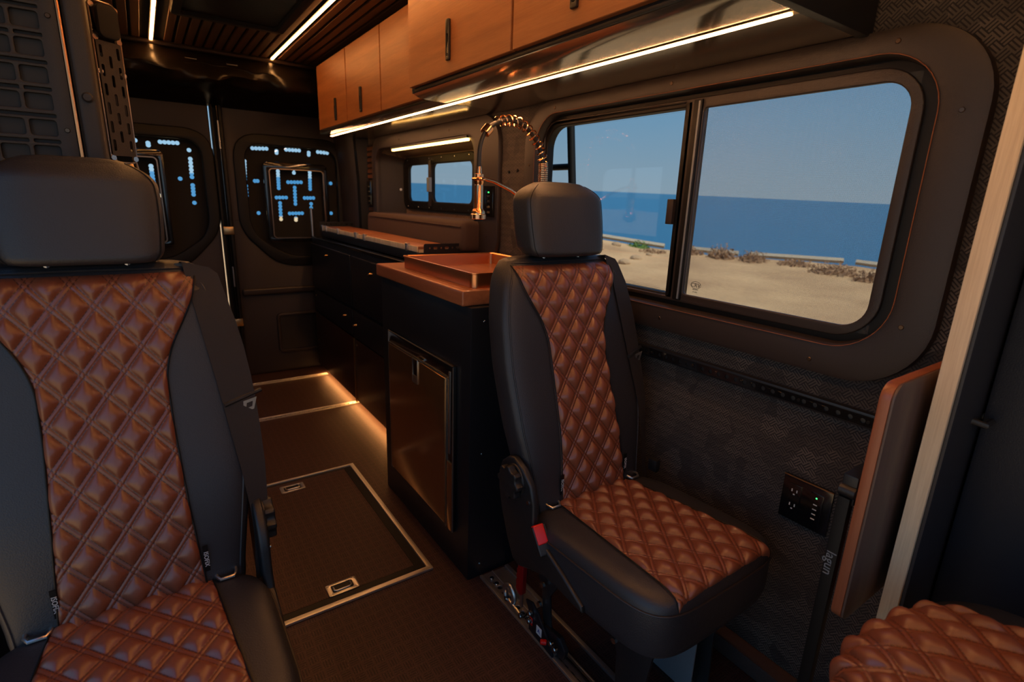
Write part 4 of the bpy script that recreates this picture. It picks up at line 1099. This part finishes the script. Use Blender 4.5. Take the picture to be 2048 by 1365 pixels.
part('seam', B(1.055, XR, .2435, .2455, .905, .909), 'rubber', pt)
part('handle', tube([(1.16, .243, .872), (1.16, .225, .870), (1.22, .225, .868), (1.22, .243, .868)], .006, 8), 'plastic', pt)

struct('trim_6', B(1.20, XR, -1.3, .240, 0, ZC, bev=.01), 'pillar')

# ================================================================== LEFT TALL CABINET WITH MOULDED PANEL
tc_ = thing('tall_cabinet', (-.26, 1.9, 0), 'tall dark cabinet behind the left seat, faced with a moulded grid panel', 'cabinet')
part('body', B(XL+.002, -.066, 1.53, 2.25, 0, 1.94, bev=.004), 'panelbrown', tc_)
pp = part('grid_backing', B(XL+.004, -.10, 1.518, 1.529, .6, 1.93), 'slate', tc_)
hl = []; pitx, pitz = .0505, .0505
zz = 1.262-.05*8; ri = 0
while zz < 1.88:
    sh = 0
    for c in range(7):
        xr = -.128-c*pitx
        if xr-.043 > XL+.02: hl.append(rrect(xr-.043, xr, zz, zz+.031, .005, 3))
    xr = -.126; c = 0; w_ = 1 if ri % 2 == 0 else 2
    while xr-.043 > XL+.02:
        L_ = min((.043+pitx*(w_-1)), xr-(XL+.02)); hl.append(rrect(xr-L_, xr, zz+.0365, zz+.043, .002, 2)); xr -= pitx*w_; w_ = 2
    zz += pitz; ri += 1
part('grid_panel', plate(rrect(XL+.006, -.098, .6, 1.93, .008), hl, .010, 'xz', 1.506, .0015), 'panelbrown', tc_, label='brown-black moulded grid panel')
for zz in (1.33, 1.545, 1.75): screw('grid_screw', (-.112, 1.506, zz), (0, -1, 0), .005, tc_, 'screw', .003)
part('edge_strip', B(-.097, -.091, 1.500, 1.530, .6, 1.94, bev=.002), 'copper', tc_, label='metal edge strip, copper-coloured for the amber light reflection')  # copper colour imitates amber strip light reflecting off the bevelled metal edge
part('corner_post', B(-.088, -.050, 1.488, 1.56, .5, 1.94, bev=.010, seg=4), 'panelbrown', tc_)
part('post_plug', C((-.068, 1.489, 1.397), (-.068, 1.480, 1.397), .010, 16, bev=.003), 'panelbrown', tc_)
# fold-up rack hung on the cabinet side
rk = thing('folding_rack', (-.03, 1.60, 1.27), 'slotted dark metal plate in a chrome tube frame hung on the tall cabinet', 'rack')
def rkp(a, z): return Vector((-.046+a*.062, 1.60+a*.045, z))   # local: a across, z up
bx = basis((-.046, 1.60, 0), (.81, .586, 0), (0, 0, 1))
hl = []
for row in range(6):
    z_ = 1.300+row*.040
    for c, off in ((.010, .0), (.029, .020), (.048, .0)):
        zz = z_+off
        if zz+.026 < 1.53: hl.append(rrect(c-.0032, c+.0032, zz, zz+.026, .003, 3))
bm = plate(rrect(.002, .056, 1.29, 1.535, .003, 2), hl, .003, 'xy', 0); bmesh.ops.transform(bm, matrix=bx, verts=bm.verts)
part('slotted_plate', bm, 'panelbrown', rk)
bm = plate(rrect(.006, .052, 1.54, 1.608, .012, 5), [], .012, 'xy', 0.004, .003); bmesh.ops.transform(bm, matrix=bx, verts=bm.verts)
part('upper_panel', bm, 'backing', rk)
fpts = [bx @ Vector((a, b_, -.002)) for a, b_ in rrect(-.001, .060, 1.275, 1.615, .014, 5)]
part('tube_frame', tube(fpts, .0025, 8, True), 'darkchrome', rk)
for z_ in (1.285, 1.605, 1.54, 1.47):
    for a in (.004, .056):
        q = bx @ Vector((a, z_, -.005)); part('hinge_bolt', C(q, q+Vector((.004, -.006, 0)), .006, 10), 'bolt', rk)
q = bx @ Vector((.045, 1.275, -.006)); part('knob', C(q, q+Vector((0, 0, -.022)), .006, 14, r2=.010), 'brass', rk)
part('support_rod', tube([bx @ Vector((.01, 1.30, -.006)), bx @ Vector((.02, 1.265, -.012)), bx @ Vector((.058, 1.262, -.012))], .0025, 6), 'steel', rk)
part('support_rod', tube([bx @ Vector((.058, 1.29, -.006)), bx @ Vector((.07, 1.25, -.012))], .0025, 6), 'steel', rk)

# ================================================================== OUTSIDE
SX, SY = .0055, .0251
def gz(x, y, base): return base+SX*x+SY*y
import mathutils.noise as N
bm = bmesh.new(); V = []
nx, ny = 70, 90
edge_x = lambda y: 15+(15.4-y)*.55+.35*math.sin(y*.9+1)
for i in range(nx+1):
    row = []
    for j in range(ny+1):
        y = -30+90*j/ny; f = i/nx; x = 1.9+(edge_x(y)+6-1.9)*f
        z = gz(x, y, -.85)+.10*N.noise(Vector((x*.25, y*.25, 0)))*min(1, (x-1.9)/5)+.05*N.noise(Vector((x*.9, y*.9, 4)))
        ov = x-edge_x(y)
        if ov > 0: z -= ov**1.3*1.2
        # mound towards the rear
        z += .6*math.exp(-((x-12)/3)**2-((y-16.5)/3)**2)
        row.append(bm.verts.new((x, y, z)))
    V.append(row)
for i in range(nx):
    for j in range(ny): bm.faces.new((V[i][j], V[i+1][j], V[i+1][j+1], V[i][j+1]))
struct('terrain_right', bm, 'sand')
bm = bmesh.new(); 
for q in (((-60, -60), (1.9, -60), (1.9, 60), (-60, 60)),):
    bm.faces.new([bm.verts.new((a, b_, gz(a, b_, -.85))) for a, b_ in q])
struct('terrain_left', bm, 'sand')
bm = bmesh.new(); R_ = 9000
bm.faces.new([bm.verts.new((a, b_, gz(a, b_, -26))) for a, b_ in ((-R_, -R_), (R_*3, -R_), (R_*3, R_*2), (-R_, R_*2))])
struct('sea', bm, 'sea')
def gxy(x, y): return gz(x, y, -.85)+.10*N.noise(Vector((x*.25, y*.25, 0)))*min(1, (x-1.9)/5)+.05*N.noise(Vector((x*.9, y*.9, 4)))+.6*math.exp(-((x-12)/3)**2-((y-16.5)/3)**2)
def bush(name, x, y, r, h, m, label, cat, grp, tufts=90):
    rnd = random.Random(int(x*100+y*10)); bm = bmesh.new(); z0 = gxy(x, y)-.05
    for i in range(tufts):
        a = rnd.random()*2*PI; rr = r*math.sqrt(rnd.random()); bx_, by_ = x+rr*math.cos(a), y+rr*math.sin(a)
        hh = h*(1-.6*(rr/r)**2)*(.6+.5*rnd.random()); lean = Vector((rnd.uniform(-.25, .25), rnd.uniform(-.25, .25), 1)).normalized()
        p0 = Vector((bx_, by_, z0)); w_ = .03+.05*rnd.random(); d = Vector((math.cos(a*3), math.sin(a*3), 0))
        for k in range(3):
            q = p0+lean*hh*(.2+.3*k)+Vector((rnd.uniform(-.12, .12), rnd.uniform(-.12, .12), 0)); s = w_*(1.2-.25*k)
            vs = [bm.verts.new(q+Vector((rnd.uniform(-s, s), rnd.uniform(-s, s), rnd.uniform(-s, s)))) for _ in range(4)]
            for f in ((0, 1, 2), (0, 2, 3), (0, 3, 1), (1, 3, 2)): bm.faces.new([vs[g] for g in f])
    o = part(name, bm, m, smooth=False); props(o, label, cat, grp)
# positions: (px on image handled offline) -> x,y
BUSH = [(16.1, 12.2, .45, .42, 'low dry brush just right of the window mullion, at the cliff edge'), (16.5, 11.1, .42, .66, 'taller of the dry tufts near the mullion, at the cliff edge'),
    (16.8, 10.1, .42, .50, 'dry tuft second to the right of the tall one at the cliff edge'), (17.2, 8.9, .5, .28, 'lowest sparse dry brush in the middle of the large window'),
    (16.6, 7.4, .6, .50, 'broad dry bush in the right half of the large window'), (16.2, 6.2, .5, .5, 'dry bush second from the right edge of the large window'), (15.6, 5.1, .55, .42, 'rightmost dry bush, at the right edge of the large window')]
for i, (a, b_, r, h, l_) in enumerate(BUSH):
    bush('dry_bush', a, b_, r, h, 'bush', l_, 'bush', 'dry bushes along the cliff edge', 150)
bush('green_shrub', 15.3, 13.9, .38, .36, 'shrub', 'small green shrub at the cliff edge seen through the left pane', 'bush', None)
bush('dry_bush', 14.6, 12.6, .5, .2, 'bush', 'dry brush on the sandy mound seen through the left pane', 'bush', None)
for i in range(9):
    y0 = -2+i*2.6; x0 = edge_x(y0)+.25; x1 = edge_x(y0+2.3)+.25
    bm = bmesh.new(); z0 = gxy(x0, y0)+.05; z1 = gxy(x1, y0+2.3)+.05
    sweep(bm, [(x0, y0, z0+.06), (x1, y0+2.3, z1+.06)], .09, 4)
    o = part('concrete_kerb', bm, 'concrete', smooth=False); props(o, 'pale concrete kerb block along the cliff edge outside', 'kerb', 'kerb blocks along the cliff edge')
rnd = random.Random(3)
for i in range(7):
    x, y = 11.4+(i%3)*1.1+rnd.random()*.3, 10.9+i*.55; r = .10+.16*rnd.random(); bm = bmesh.new(); bmesh.ops.create_icosphere(bm, subdivisions=2, radius=r)
    for v_ in bm.verts: v_.co *= 1+.35*N.noise(v_.co*3+Vector((i, 0, 0))); v_.co.z *= .6
    bmesh.ops.translate(bm, verts=bm.verts, vec=(x, y, gxy(x, y)+r*.2))
    o = part('rock', bm, 'rock', smooth=False); props(o, 'sandstone rock on the sand outside, seen through the left pane', 'rock', 'rocks outside the left pane')
